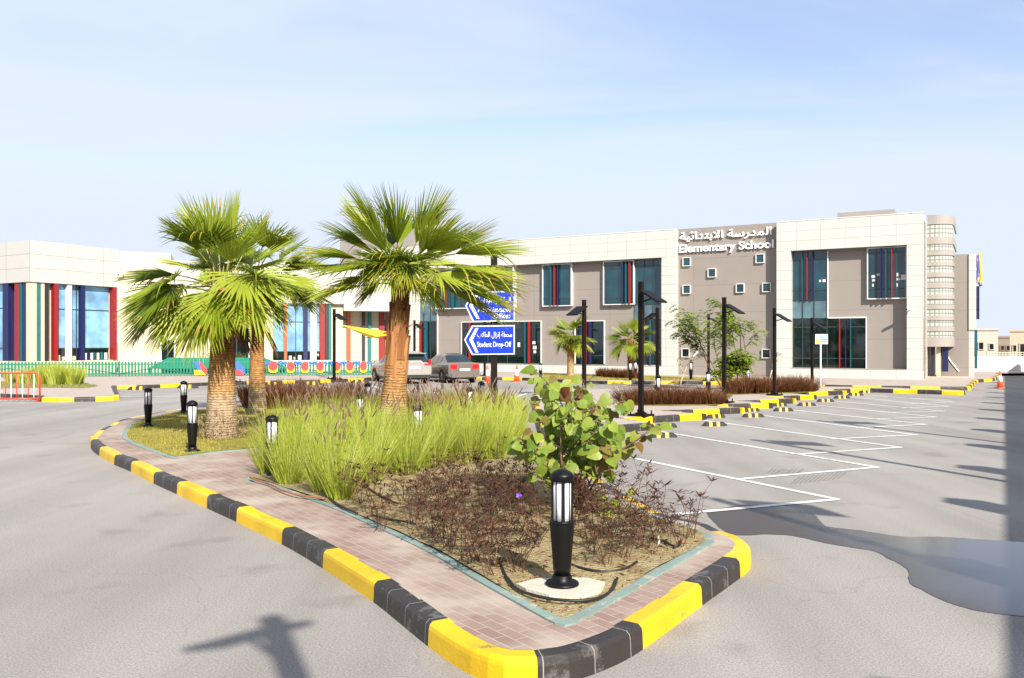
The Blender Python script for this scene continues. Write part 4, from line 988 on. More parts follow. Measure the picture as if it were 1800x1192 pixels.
pk_r = M('coral_red_disc', (.58, .05, .045), .5, .05); pk_y = M('yellow_panel', (.72, .46, .008), .5, .05); pk_b = M('blue_bow', (.04, .13, .55), .5, .05)
pl = None
names_ = ['leftmost', 'second from the left', 'third from the left', 'fourth from the left', 'next to the lamp post', 'right of the lamp post', 'rightmost, near the white car']
for i, px in enumerate([480, 511, 536, 563, 592, 615, 639]):
    pos = FF.w(FF.x(px, -.07), -.07, 0)
    lb = f'red and yellow flower panel on the green fence, {names_[i]}'
    if pl is None:
        pl = thing('flower_panel', lb, 'fence panel', pos, fa, 'red and yellow flower panels on the fence')
        m = MB(); w_ = .26
        m.add([(-w_, 0, .72), (w_, 0, .72), (w_ * .95, 0, .40), (w_ * .5, 0, .31), (-w_ * .5, 0, .31), (-w_ * .95, 0, .40)], [(5, 4, 3, 2, 1, 0)]);
        m.add([(-w_, .03, .72), (w_, .03, .72), (w_ * .95, .03, .40), (w_ * .5, .03, .31), (-w_ * .5, .03, .31), (-w_ * .95, .03, .40)], [(0, 1, 2, 3, 4, 5)])
        m.build('pocket', pk_y, pl)
        m = MB(); cc = [(.25 * math.cos(2 * math.pi * j / 20), .27 * math.sin(2 * math.pi * j / 20)) for j in range(20)]
        m.add([(a, -.012, .70 + b) for a, b in cc], [tuple(range(20))[::-1]]); m.add([(a, -.004, .70 + b) for a, b in cc], [tuple(range(20))])
        m.add([(a, q, .70 + b) for q in (-.012, -.004) for a, b in cc], [(j, (j + 1) % 20, 20 + (j + 1) % 20, 20 + j) for j in range(20)]); m.build('disc', pk_r, pl)
        m = MB()
        for s_ in (-1, 1):
            for (x0, z0, x1, z1) in [(.24, .97, .50, .99), (.30, .80, .52, .76)]:
                m.add([(s_ * .24, -.02, .88), (s_ * x0, -.03, z0), (s_ * x1, -.02, z1), (s_ * .42, -.025, .86)], [(0, 1, 2, 3)])
        m.build('bow', pk_b, pl)
    else: dup(pl, pos, fa, lb, scale=(.88 - .02 * i, 1, .96))
def banner(px, cols, label, w_):
    pos = FF.w(FF.x(px, -.07), -.07, 0); t = thing('cloth_pennant', label, 'pennant', pos, fa)
    shapes = [[(-.5, .95), (0, .98), (.1, .5), (-.15, .45)], [(-.1, 1.0), (.45, .6), (.5, .25), (.15, .3)], [(-.45, .5), (.1, .48), (.4, .22), (-.4, .2)]]
    for i, (sh, c) in enumerate(zip(shapes, cols)):
        m = MB(); m.add([(a * w_, -.01 * i, b) for a, b in sh] + [(a * w_, -.01 * i + .006, b) for a, b in sh], [(3, 2, 1, 0), (4, 5, 6, 7)] + [(j, (j + 1) % 4, 4 + (j + 1) % 4, 4 + j) for j in range(4)])
        m.build('cloth', c, t)
banner(352, [pk_b, pk_r, pk_y], 'blue, red and yellow cloth hanging on the fence left of the thick palm', .75)
banner(420, [pk_b, pk_b, pk_r], 'blue and red cloth hanging on the fence between the two left palms', .7)
# green shelter in the yard, hedge behind it, shade sails
sh = thing('yard_shelter', 'low green sloping shelter roof behind the picket fence', 'shelter', V(258, 49.5, 603) * 1)
sh.location.z = .15; k = 49.5 / F
m = MB(); zt = H + (HY - 629) * k - .15; zb2 = H + (HY - 648) * k - .15; W1 = (492 - 258) * k
m.add([(0, 0, zb2), (W1, 0, zb2), (W1 - 1.2, .9, zt), (.9, .9, zt), (0, 2, zb2), (W1, 2, zb2)], [(0, 1, 2, 3), (3, 2, 5, 4), (0, 3, 4), (1, 5, 2)]); m.build('roof', fg, sh)
m = MB()
for x in (.15, W1 / 2, W1 - .15): m.box(x - .05, x + .05, .1, .2, 0, zb2 + .02)
m.box(0.1, W1 - .1, 1.9, 1.95, 0, zb2); m.build('frame', fg2, sh)
def sail(label, mat, P):
    m = MB(); a, b, c = [Vector(p) for p in P]; n = 8; ctr = (a + b + c) / 3
    idx = {}
    for i in range(n + 1):
        for j in range(n + 1 - i):
            u = i / n; v = j / n; p = a * (1 - u - v) + b * u + c * v
            sag = 27 * u * v * (1 - u - v); p = p + Vector((0, 0, -.35 * sag)); edge = (ctr - p); idx[i, j] = len(m.v); m.v.append(tuple(p))
    for i in range(n):
        for j in range(n - i):
            m.f.append((idx[i, j], idx[i + 1, j], idx[i, j + 1])); m.m.append(0)
            if j < n - i - 1: m.f.append((idx[i + 1, j], idx[i + 1, j + 1], idx[i, j + 1])); m.m.append(0)
    o = m.build('shade_sail', mat, None, True); tag(o, label, 'shade sail')
    md = o.modifiers.new('t', 'SOLIDIFY'); md.thickness = .02
    return o
sy = M('yellow_sail_cloth', (.85, .62, .03), .7, .06); sr = M('red_sail_cloth', (.62, .03, .03), .7, .06)
sail('yellow triangular shade sail strung before the kindergarten entrance', sy, [V(597, 52.5, 571), V(700, 52, 586), V(662, 49.5, 592)])
sail('red shade sail hanging right of the yellow sail behind the middle palm', sr, [V(640, 53, 594), V(726, 50, 570), V(700, 52.5, 586)])
# ------------------------------------------------------------------ cars
tyre_m = M('tyre_rubber', (.015, .014, .013), .85, .2, 20); rim_m = M('alloy', (.55, .54, .52), .3, .05, 6, metal=.8)
car_glass = glassmat('car_glass', (.012, .022, .026), .03, 1.0); tl_m = M('red_tail_light', (.55, .012, .012), .2, .1, 12, coat=.5); plate_m = M('number_plate', (.75, .74, .70), .4, .04)
trim_m = M('black_trim', (.018, .017, .016), .5, .15, 8)
def car(name, label, loc, heading, paint, L, W, prof, roof, rear_glass, sides, wb, kind):
    """prof: (x, z_bottom, z_belt, halfwidth); roof: (x, z_roof, half) cabin stations"""
    t = thing(name, label, 'car', loc, heading)
    m = MB(); xs = [p[0] for p in prof]
    def roofat(x):
        for (x0, z0, h0), (x1, z1, h1) in zip(roof, roof[1:]):
            if x0 <= x <= x1: u = (x - x0) / (x1 - x0); return z0 + (z1 - z0) * u, h0 + (h1 - h0) * u
        return None
    def profat(x):
        for a, b in zip(prof, prof[1:]):
            if a[0] <= x <= b[0]: u = (x - a[0]) / (b[0] - a[0]); return [a[i] + (b[i] - a[i]) * u for i in (1, 2, 3)]
    def sect(x, g=0.0):
        zb, zl, hw = profat(x); r = roofat(x)
        if r and r[0] > zl + .02: zr, hr = r
        else: zr, hr = zl + .03, hw * .8
        half = [(hw * .86, zb), (hw * .97, zb + .1), (hw, zb + .3), (hw * .985, zl - .12), (hw * .95, zl), (hr + g * 0, max(zl + .012, zr - .07)), (hr * .86, zr - .012), (hr * .5, zr + .012)]
        return half
    st = sorted(set(xs + [r[0] for r in roof] + [prof[0][0] + (prof[-1][0] - prof[0][0]) * i / 30 for i in range(31)]))
    rows = []
    for x in st:
        h = sect(x); rows.append([(x, y, z) for y, z in h] + [(x, -y, z) for y, z in h[::-1]])
    n = len(rows[0])
    for i in range(len(rows) - 1): m.add(rows[i] + rows[i + 1], [(j, j + 1, n + j + 1, n + j) for j in range(n - 1)] + [(n - 1, 0, n, 2 * n - 1)])
    m.add(rows[0], [tuple(range(n))]); m.add(rows[-1], [tuple(range(n))[::-1]])
    body = m.build('body', paint, t, True)
    for p in body.data.polygons: pass
    # side windows
    for s_ in (1, -1):
        for x0, x1 in sides:
            m = MB(); k = 8; lo = []; hi = []
            for i in range(k + 1):
                x = x0 + (x1 - x0) * i / k; h = sect(x); (ya, za), (yb_, zb_) = h[4], h[5]
                lo.append((x, s_ * (ya + (yb_ - ya) * .07 + .012), za + (zb_ - za) * .07)); hi.append((x, s_ * (ya + (yb_ - ya) * .93 + .012), za + (zb_ - za) * .93))
            m.strip(lo, hi) if s_ < 0 else m.strip(hi, lo)
            m.build('side_window', car_glass, t, True)
    (xa, za, ha), (xb, zb_, hb) = rear_glass
    m = MB(); o_ = .02
    m.add([(xa - o_, -ha, za), (xa - o_, ha, za), (xb - o_, hb, zb_), (xb - o_, -hb, zb_)], [(0, 3, 2, 1)]); m.build('rear_window', car_glass, t)
    # bumper, lights, plate
    zb0 = prof[0][1]; x0 = prof[0][0]; hw = prof[0][3]
    m = MB(); m.box(x0 - .06, x0 + .12, -hw * .93, hw * .93, .30, .46); m.build('rear_bumper', trim_m if kind == 'suv' else paint, t)
    m = MB(); m.box(x0 - .035, x0 - .003, -.27, .27, (.74 if kind == 'suv' else .62), (.86 if kind == 'suv' else .74)); m.build('number_plate', plate_m, t)
    for s_ in (1, -1):
        m = MB()
        if kind == 'suv':
            m.box(x0 - .02, x0 + .25, s_ * hw * .78 - .17, s_ * hw * .78 + .17, .93, 1.0)
            m.box(x0 - .015, x0 + .22, s_ * hw * .93 - .07, s_ * hw * .93 + .07, .98, 1.20)
        else:
            m.prism([(x0 - .03, s_ * (hw - .33)), (x0 - .0, s_ * (hw + .012)), (x0 + .32, s_ * (hw + .018)), (x0 + .1, s_ * (hw - .33))], .72, .95)
        m.build('tail_light', tl_m, t)
    if kind == 'suv':
        m = MB(); m.beam((rear_glass[1][0] - .16, -hb, zb_ + .06), (rear_glass[1][0] - .16, hb, zb_ + .06), .3, .035); m.build('roof_spoiler', paint, t)
    for x in wb:
        for s_ in (1, -1):
            y0 = s_ * (W / 2 - .12); r_ = .335
            w = MB()
            ring = lambda rr, yy: [(x + rr * math.cos(2 * math.pi * j / 24), yy, .335 + rr * math.sin(2 * math.pi * j / 24)) for j in range(24)]
            secs = [ring(.2, y0 + s_ * .125), ring(r_ - .02, y0 + s_ * .13), ring(r_, y0 + s_ * .11), ring(r_, y0 - s_ * .1)]
            for a, b in zip(secs, secs[1:]): w.add(a + b, [(j, (j + 1) % 24, 24 + (j + 1) % 24, 24 + j) for j in range(24)])
            tyre = w.build('wheel', tyre_m, t, True)
            q = MB()
            for j in range(5):
                a = 2 * math.pi * j / 5; q.obox((x + .10 * math.cos(a), y0 + s_ * .118, .335 + .10 * math.sin(a)), (.1 * math.cos(a), 0, .1 * math.sin(a)), (-.032 * math.sin(a), 0, .032 * math.cos(a)), (0, .008, 0))
            rr = ring(.215, y0 + s_ * .105); q.add(rr, [tuple(range(24))])
            q.build('rim', rim_m, tyre)
            e = MB(); rr = ring(.39, s_ * (W / 2 + .003)); rr = [(a, b, max(c, .22)) for a, b, c in rr]; e.add(rr, [tuple(range(24))]); e.build('wheel_arch', trim_m, t)
    for s_ in (1, -1):
        m = MB(); m.obox((sides[-1][1] - .22, s_ * (W / 2 + .10), profat(sides[-1][1] - .3)[1] + .08), (.06, 0, 0), (0, .10, 0), (0, 0, .075)); m.build('door_mirror', paint, t)
    m = MB(); m.box(prof[0][0] + .5, prof[-1][0] - .5, -W / 2 + .1, W / 2 - .1, .2, .3); m.build('underbody', trim_m, t)
    return t
silver = M('pearl_white_paint', (.36, .335, .30), .25, .04, 3, metal=.25, coat=.6); bronze = M('bronze_grey_paint', (.23, .195, .168), .25, .05, 3, metal=.5, coat=.6)
HDG = math.atan2(.905, -.425)
car('estate_car', 'pearl white estate car parked half behind the middle palm trunk', G(728, 675.5) + Vector((-.42, .905, 0)) * 2.3, HDG, silver, 4.75, 1.88,
    [(-2.36, .40, .95, .84), (-2.28, .33, 1.0, .91), (-1.6, .27, 1.02, .94), (0, .24, 1.0, .94), (1.3, .26, .98, .93), (2.1, .28, .88, .88), (2.36, .36, .72, .72)],
    [(-2.30, .99, .80), (-1.95, 1.50, .66), (-1.6, 1.58, .66), (-.6, 1.60, .66), (.2, 1.55, .65), (1.25, .99, .80)],
    ((-2.24, 1.06, .74), (-1.98, 1.44, .62)), [(-1.75, -.85), (-.75, .1), (.15, .85)], (-1.42, 1.45), 'suv')
car('saloon_car', 'bronze grey saloon car parked right of the pearl white estate', G(816, 674) + Vector((-.42, .905, 0)) * 2.2, HDG, bronze, 4.5, 1.74,
    [(-2.24, .42, .92, .74), (-2.15, .30, 1.0, .84), (-1.5, .25, 1.0, .87), (0, .22, .94, .87), (1.2, .24, .94, .86), (2.0, .27, .82, .80), (2.25, .36, .66, .62)],
    [(-1.62, 1.0, .76), (-.92, 1.38, .62), (-.3, 1.47, .60), (.3, 1.44, .60), (1.3, .96, .76)],
    ((-1.58, 1.06, .66), (-.98, 1.38, .56)), [(-1.0, -.45), (-.38, .25), (.3, .85)], (-1.30, 1.35), 'saloon')
# ------------------------------------------------------------------ hoses in the bed
hose = M('black_hose', (.012, .011, .010), .5, .2, 20); hose_b = M('brown_hose', (.28, .11, .05), .6, .2, 10)
def hosepipe(label, pts, r_, mat):
    p = [G(a, b, .20) for a, b in pts]; q = smooth_path([v.to_2d() for v in p], False, .05); m = MB()
    m.tube([(a.x, a.y, max(.207, soil_z(a.x, a.y) + .010) + .010 * noise.noise(Vector((a.x * 4, a.y * 4, 3)))) for a in q], r_, 8)
    tag(m.build('drip_hose', mat, None, True), label, 'hose')
hosepipe('black drip hose looping around the front concrete pad', [(878, 985), (883, 1000), (893, 1020), (912, 1038), (950, 1052), (1005, 1058), (1048, 1054), (1075, 1040), (1085, 1018)], .011, hose)
hosepipe('black drip hose running through the red shrubs behind the bollard', [(1006, 994), (1030, 1003), (1070, 1006), (1100, 1002), (1120, 992)], .010, hose)
hosepipe('black drip hose near the right corner of the bed', [(1145, 947), (1165, 953), (1185, 962), (1196, 958), (1197, 950)], .010, hose)
hosepipe('black drip hose at the foot of the tall grass near the left edging', [(570, 868), (590, 885), (615, 898), (628, 903)], .012, hose)
hosepipe('short black drip hose lying in the sand before the grass', [(645, 858), (668, 872), (700, 887)], .012, hose)
hosepipe('black drip hose crossing the bare sand between shrubs', [(652, 907), (690, 914), (730, 922)], .010, hose)
hosepipe('brown hose curling along the left edging of the bed', [(440, 842), (470, 850), (505, 866), (535, 873), (570, 878)], .012, hose_b)
# ------------------------------------------------------------------ vegetation
UP = Vector((0, 0, 1))
frond_m = leafmat('palm_leaf', [(.12, .17, .012), (.24, .31, .02), (.44, .50, .06)], .45, .40)
frond_y = leafmat('yellow_palm_tip', [(.33, .24, .03), (.50, .38, .07)], .35, .5)
frond_dead = leafmat('dead_palm_leaf', [(.10, .045, .018), (.24, .14, .06)], .2, .7)
petiole_m = M('palm_stalk', (.24, .22, .05), .5, .3, 6)
def frond(mb, base, az, el, pl, R_, spread, rng, droop=.5, nseg=34, yellow=.12, roll=0.0, sag=.5, hang=0.0):
    """a fan leaf: stalk, then folded segments joined near the stalk and split towards their tips"""
    d = Vector((math.cos(az) * math.cos(el), math.sin(az) * math.cos(el), math.sin(el)))
    p = Vector(base); pts = [p.copy()]; k = 5; dd = d.copy()
    for i in range(k):
        p = p + dd * (pl / k); dd = (dd + Vector((0, 0, -sag * .12))).normalized(); pts.append(p.copy())
    mb.tube(pts, [.022, .018, .015, .013, .012, .011], 5, 1, False)
    f = (dd * (1 - hang) - UP * hang).normalized(); s = dd.cross(UP)
    if s.length < .05: s = Vector((-math.sin(az), math.cos(az), 0))
    s.normalize(); n = s.cross(f).normalized()
    s, n = s * math.cos(roll) + n * math.sin(roll), n * math.cos(roll) - s * math.sin(roll)
    h = p; da = 2 * spread / nseg
    for i in range(nseg):
        a = -spread + da * (i + .5) + rng.uniform(-.015, .015); ua = a / spread
        L_ = R_ * (1 - .28 * ua * ua) * rng.uniform(.92, 1.06)
        dr = f * math.cos(a) + s * math.sin(a); e = -f * math.sin(a) + s * math.cos(a)
        lift = .16 * abs(math.sin(a)) + .03 * (1 if i % 2 else -1)
        dr = (dr + n * lift).normalized()
        dp = droop * rng.uniform(.6, 1.4); brk = rng.random() < .16
        T = [0.0, .25, .52, .72, .88, 1.0]; rows = []; q = h.copy(); cur = dr.copy(); pt = 0
        tw = rng.uniform(-.25, .25)
        for t in T:
            q = q + cur * (L_ * (t - pt)); pt = t
            if t < .6: w = math.tan(da / 2) * L_ * t * 1.10 + .004
            else: w = (math.tan(da / 2) * L_ * .55 + .003) * (1 - (t - .52) / .48) ** .75 + .001
            ee = (e * math.cos(tw * t) + n * math.sin(tw * t))
            fold = n * (w * (.85 if t > .1 else .3))
            rows.append((q - ee * w, q + fold, q + ee * w))
            g_ = dp * (.04 + (t ** 2) * .55)
            if brk and t >= .45: g_ += .9
            cur = (cur + Vector((0, 0, -g_ * .45))).normalized()
        v = [c for r_ in rows for c in r_]; nn = len(T)
        yl = rng.random() < yellow
        for j in range(nn - 1):
            mi = 2 if (yl and j >= nn - 3) else 0
            b = 3 * j
            mb.add(v[b:b + 6], [(0, 1, 4, 3), (1, 2, 5, 4)], mi)
# note: each segment's quads are joined below so that a segment keeps one tone
def weld(o, dist=.0006):
    bm = bmesh.new(); bm.from_mesh(o.data); bmesh.ops.remove_doubles(bm, verts=bm.verts, dist=dist); bm.to_mesh(o.data); bm.free()
def trunkmat(name, zc, ring=38.0):
    """palm bark: fibre brown near the crown, orange-tan rings, grey-tan foot; heights in metres"""
    m, nt, N, L, b = newmat(name)
    tc = N('ShaderNodeTexCoord'); s = N('ShaderNodeSeparateXYZ'); L(tc.outputs['Object'], s.inputs[0])
    n = N('ShaderNodeTexNoise'); n.inputs['Scale'].default_value = 9; n.inputs['Detail'].default_value = 8
    mp = N('ShaderNodeMapping'); mp.inputs['Scale'].default_value = (1, 1, .35); L(tc.outputs['Object'], mp.inputs[0]); L(mp.outputs[0], n.inputs['Vector'])
    ad = N('ShaderNodeMath'); ad.operation = 'MULTIPLY_ADD'; ad.inputs[1].default_value = .35; L(n.outputs['Fac'], ad.inputs[0]); L(s.outputs['Z'], ad.inputs[2])
    mr = N('ShaderNodeMapRange'); mr.inputs['From Min'].default_value = .17; mr.inputs['From Max'].default_value = 3.3; L(ad.outputs[0], mr.inputs['Value'])
    r = N('ShaderNodeValToRGB'); e = r.color_ramp.elements
    for i, (z, c) in enumerate(zc):
        if i < 2: k = e[i]; k.position = z / 3.13
        else: k = e.new(z / 3.13)
        k.color = (*c, 1)
    L(mr.outputs[0], r.inputs['Fac'])
    w = N('ShaderNodeTexWave'); w.wave_type = 'BANDS'; w.bands_direction = 'Z'; w.inputs['Scale'].default_value = ring / 6.28; w.inputs['Distortion'].default_value = 4.5; w.inputs['Detail'].default_value = 4; w.inputs['Detail Scale'].default_value = 3
    L(tc.outputs['Object'], w.inputs['Vector'])
    n2 = N('ShaderNodeTexNoise'); n2.inputs['Scale'].default_value = 16; n2.inputs['Detail'].default_value = 6; L(mp.outputs[0], n2.inputs['Vector'])
    rr = N('ShaderNodeValToRGB'); rr.color_ramp.elements[0].position = .05; rr.color_ramp.elements[1].position = .3; rr.color_ramp.elements[0].color = (.42, .36, .3, 1); rr.color_ramp.elements[1].color = (1, 1, 1, 1); L(w.outputs['Fac'], rr.inputs['Fac'])
    r2 = N('ShaderNodeValToRGB'); r2.color_ramp.elements[0].position = .35; r2.color_ramp.elements[1].position = .55; r2.color_ramp.elements[0].color = (.55, .5, .46, 1); r2.color_ramp.elements[1].color = (1.05, 1.03, 1, 1); L(n2.outputs['Fac'], r2.inputs['Fac'])
    m1 = N('ShaderNodeMix'); m1.data_type = 'RGBA'; m1.blend_type = 'MULTIPLY'; m1.inputs[0].default_value = .34; L(r.outputs['Color'], m1.inputs[6]); L(rr.outputs['Color'], m1.inputs[7])
    m2 = N('ShaderNodeMix'); m2.data_type = 'RGBA'; m2.blend_type = 'MULTIPLY'; m2.inputs[0].default_value = .8; L(m1.outputs[2], m2.inputs[6]); L(r2.outputs['Color'], m2.inputs[7])
    L(m2.outputs[2], b.inputs['Base Color']); b.inputs['Roughness'].default_value = .85; b.inputs['Specular IOR Level'].default_value = .2
    bp = N('ShaderNodeBump'); bp.inputs['Strength'].default_value = .7; bp.inputs['Distance'].default_value = .025
    L(w.outputs['Fac'], bp.inputs['Height']); L(bp.outputs['Normal'], b.inputs['Normal'])
    return m
bark1 = trunkmat('palm_bark_pale', [(0, (.34, .26, .17)), (.75, (.40, .30, .185)), (.9, (.40, .24, .10)), (1.5, (.40, .21, .075)), (1.9, (.23, .085, .03)), (3, (.14, .05, .02))])
bark2 = trunkmat('palm_bark_orange', [(0, (.42, .33, .19)), (.55, (.42, .32, .17)), (.8, (.40, .235, .09)), (1.9, (.36, .16, .05)), (2.3, (.22, .08, .03)), (3, (.14, .05, .02))])
boot_m = leafmat('leaf_boots', [(.13, .045, .016), (.27, .11, .035), (.37, .18, .065)], .05, .8)
def trunk(mb, prof, seed, lean=(0, 0)):
    rng = random.Random(seed); zs = []; ztop = prof[-1][1]; z = prof[0][1]
    def rad_(zz):
        for (r0, z0), (r1, z1) in zip(prof, prof[1:]):
            if z0 <= zz <= z1: return r0 + (r1 - r0) * (zz - z0) / (z1 - z0)
        return prof[-1][0]
    pr = []
    while z < ztop:
        j = rng.uniform(-.004, .004); pr.append((rad_(z) - .006, z)); pr.append((rad_(z) + .008 + j, z + .012)); pr.append((rad_(z) + .005 + j, z + .024)); z += .036
    fn = lambda a, zz: 1 + .035 * noise.noise(Vector((math.cos(a) * 2.2, math.sin(a) * 2.2, zz * 1.6 + seed)))
    mb.lathe(pr, 26, 0, (0, 0, 0), True, fn)
def palm(name, label, loc, prof, zc, fronds, seed, Rf, bark, boots=None, skirt=0, lean=(0, 0), yellow=.12):
    rng = random.Random(seed); t = thing(name, label, 'palm tree', loc, 0, 'fan palms')
    m = MB(); trunk(m, prof, seed); tr = m.build('trunk', bark, t, True)
    m = MB(); zt = prof[-1][1]; rt = prof[-1][0]
    if boots:
        z0, z1, nb = boots
        for i in range(nb):
            z = z0 + (z1 - z0) * (i / nb) ** .9; a = i * 2.399 + rng.uniform(-.2, .2)
            r0 = .0
            for (ra, za), (rb_, zb_) in zip(prof, prof[1:]):
                if za <= z <= zb_: r0 = ra + (rb_ - ra) * (z - za) / (zb_ - za)
            o = Vector((math.cos(a), math.sin(a), 0)); sd = Vector((-math.sin(a), math.cos(a), 0)); Lb = rng.uniform(.40, .62); tilt = rng.uniform(.01, .05)
            rows = []
            for u in (0, .35, .7, 1.0):
                c = o * (r0 + .004 + tilt * Lb * u * u * 1.2) + Vector((0, 0, z + Lb * u)); w = (.095 - .07 * u) * rng.uniform(.85, 1.1)
                rows.append([c - sd * w - o * .02, c + o * .012, c + sd * w - o * .02])
            v = [q for r_ in rows for q in r_]
            m.add(v, [(3 * j + k, 3 * j + k + 1, 3 * j + k + 4, 3 * j + k + 3) for j in range(3) for k in range(2)])
        m.build('leaf_boots', boot_m, t)
    m = MB()
    for fr_ in fronds:
        az, el, pl_, R_, sp_ = fr_[:5]; dr = fr_[5] if len(fr_) > 5 else .5; rl = fr_[6] if len(fr_) > 6 else rng.uniform(-.3, .3)
        b = Vector((math.cos(az) * rt * .6, math.sin(az) * rt * .6, zt + rng.uniform(-.1, .22) + .12 * max(0, el)))
        frond(m, b, az, el, pl_, R_, sp_, rng, dr, 40, yellow, rl, .5, fr_[7] if len(fr_) > 7 else 0)
    o = m.build('crown', [frond_m, petiole_m, frond_y], t); weld(o)
    if skirt:
        m = MB()
        for i in range(skirt):
            az = rng.uniform(0, 6.28); frond(m, (math.cos(az) * rt, math.sin(az) * rt, zt - .05), az, rng.uniform(-.9, -.4), rng.uniform(.7, .95), Rf * .7, 1.1, rng, 1.4, 22, 0, rng.uniform(-.5, .5), 1.2)
        o = m.build('dead_fronds', [frond_dead, frond_dead, frond_dead], t); weld(o)
    return t
def auto_fronds(n, seed, R_, pl_, lo=-.35, hi=1.35):
    rng = random.Random(seed); out = []
    for i in range(n):
        u = i / (n - 1); el = hi + (lo - hi) * u ** .85; az = i * 2.39996 + rng.uniform(-.5, .5)
        out.append((az, el + rng.uniform(-.22, .22), pl_ * rng.uniform(.85, 1.1) * (.8 + .25 * u) * (1 - .35 * max(0, u - .7) / .3), R_ * (1 - .22 * max(0, u - .7) / .3) * rng.uniform(.82, 1.08), (.8 + .75 * min(1, u * 1.8)) * rng.uniform(.9, 1.05), .22 + .25 * u, rng.uniform(-.25, .25), max(0, u - .25) * .85))
    return out
def dirpx(a, d):   # azimuth of a frond seen leaning to screen angle a, d = towards (-) or away (+) from the camera
    return math.atan2(d, a)
# thick palm on the lawn
L1 = G(390, 768, .18)
palm('fan_palm', 'broad fan palm with thick pale trunk on the lawn, leftmost of the large palms', L1, [(.315, -.05), (.305, .12), (.285, .45), (.262, .85), (.245, 1.2), (.225, 1.6), (.20, 2.1), (.185, 2.55), (.15, 2.8)], 2.8,
     auto_fronds(26, 12, 1.16, .95, -.25, 1.40) + [(dirpx(-.65, -.75), .12, .95, 1.2, 1.35, .35, .1, .42), (dirpx(.2, -.98), .10, .75, 1.15, 1.3, .35, -.1, .55), (dirpx(-.15, -1), -.25, .70, 1.15, 1.3, .4, .1, .6), (dirpx(.75, -.65), -.05, .85, 1.15, 1.3, .4, 0, .5), (dirpx(-.95, -.3), -.12, 1.0, 1.15, 1.25, .4, -.1, .45), (dirpx(-.85, -.5), -.35, .8, 1.1, 1.2, .5, .2, .5), (dirpx(-1, .1), .05, 1.0, 1.15, 1.1, .4, .1, .3)], 11, 1.1, bark1, (1.75, 2.65, 26), 3)
L2 = G(452, 727, .18)
palm('fan_palm', 'slimmer fan palm close behind the thick-trunked one on the lawn', L2, [(.24, -.05), (.225, .2), (.20, .8), (.18, 1.5), (.17, 2.3), (.19, 2.9), (.19, 3.2), (.15, 3.4)], 3.4,
     auto_fronds(32, 23, 1.1, .9, -.35, 1.3), 23, 1.05, bark2, (2.1, 3.3, 26), 4)
L3 = G(688, 779, .18)
fr3 = [(dirpx(-.58, .2), 1.08, 1.0, 1.40, .62, .15, .1), (dirpx(-.45, -.2), 1.15, .95, 1.2, .55, .2, 0), (dirpx(.15, .2), 1.42, .95, 1.35, .50, .12, 0), (dirpx(.25, -.2), 1.25, .85, 1.25, .6, .15, 0), (dirpx(-.1, -.3), 1.3, .6, 1.2, .6, .2), (dirpx(.8, .1), .80, 1.05, 1.40, .62, .2, .2), (dirpx(.7, -.4), .7, .9, 1.25, .8, .3), (dirpx(.55, .7), .95, .9, 1.25, .75, .2),
       (dirpx(1, -.1), .42, 1.15, 1.4, .9, .35, .1), (dirpx(1, -.35), .22, 1.15, 1.4, 1.05, .4, -.1), (dirpx(1, .3), .15, 1.3, 1.4, .9, .4, .2), (dirpx(.95, -.2), .02, 1.25, 1.35, .95, .35), (dirpx(.8, -.6), .1, .9, 1.2, 1.1, .6), (dirpx(1, .05), -.15, 1.0, 1.25, .9, .5), (dirpx(.7, .7), .1, 1.0, 1.2, 1, .5),
       (dirpx(-.9, .05), .66, .9, 1.2, .75, .3, -.2), (dirpx(-1, -.1), .34, .9, 1.2, 1.05, .4, 0), (dirpx(-1, .4), .25, .9, 1.2, 1.0, .45), (dirpx(-.8, -.6), .1, .75, 1.1, 1.2, .6), (dirpx(-.95, -.15), -.02, .8, 1.1, 1.1, .6), (dirpx(-1, .15), -.1, .7, 1.0, 1.0, .8),
       (dirpx(-.3, -.9), .65, .5, 1.0, 1.1, .6), (dirpx(.35, -.9), .45, .55, 1.0, 1.1, .8), (dirpx(0, 1), .7, .8, 1.1, 1.0, .4), (dirpx(-.4, .9), .45, .9, 1.1, 1.0, .4), (dirpx(.6, .8), .4, .9, 1.1, 1.0, .5), (dirpx(-.2, .6), 1.2, .8, 1.2, .6, .2), (dirpx(-.35, -.3), .95, .75, 1.15, .75, .2), (dirpx(.5, -.35), .85, .8, 1.1, .8, .25), (dirpx(.3, -.8), .1, .4, .8, .9, 1.3), (dirpx(-.5, -.7), .3, .4, .9, 1.0, 1.0), (dirpx(-.6, .7), .85, .9, 1.15, .8, .3)]
fr3 += [(a_, e_, .38, r_, 1.1, .7, 0, .5) for a_, e_, r_ in [(-1.6, .35, .85), (-.7, .3, .8), (-2.4, .3, .8), (.3, .2, .75), (3.0, .2, .75), (-1.2, .6, .9), (-2.0, .55, .9)]]
fr3 = [(f[0], f[1] if f[1] < 1 else .5 + f[1] * .5, f[2] * (.62 if f[1] > .6 else .8), f[3] * (.98 if f[1] > .6 else 1.02)) + tuple(f[4:]) for f in fr3]
palm('fan_palm', 'leaning-fronded fan palm with orange fibrous trunk rising from the tall grass', L3, [(.30, -.05), (.275, .3), (.24, .75), (.212, 1.0), (.20, 1.3), (.205, 1.55), (.17, 1.9), (.145, 2.3), (.165, 2.7), (.13, 2.95)], 2.95, fr3, 31, 1.1, bark2, (1.1, 2.6, 40), 0, yellow=.3).rotation_euler = (0, rad(3.5), 0)
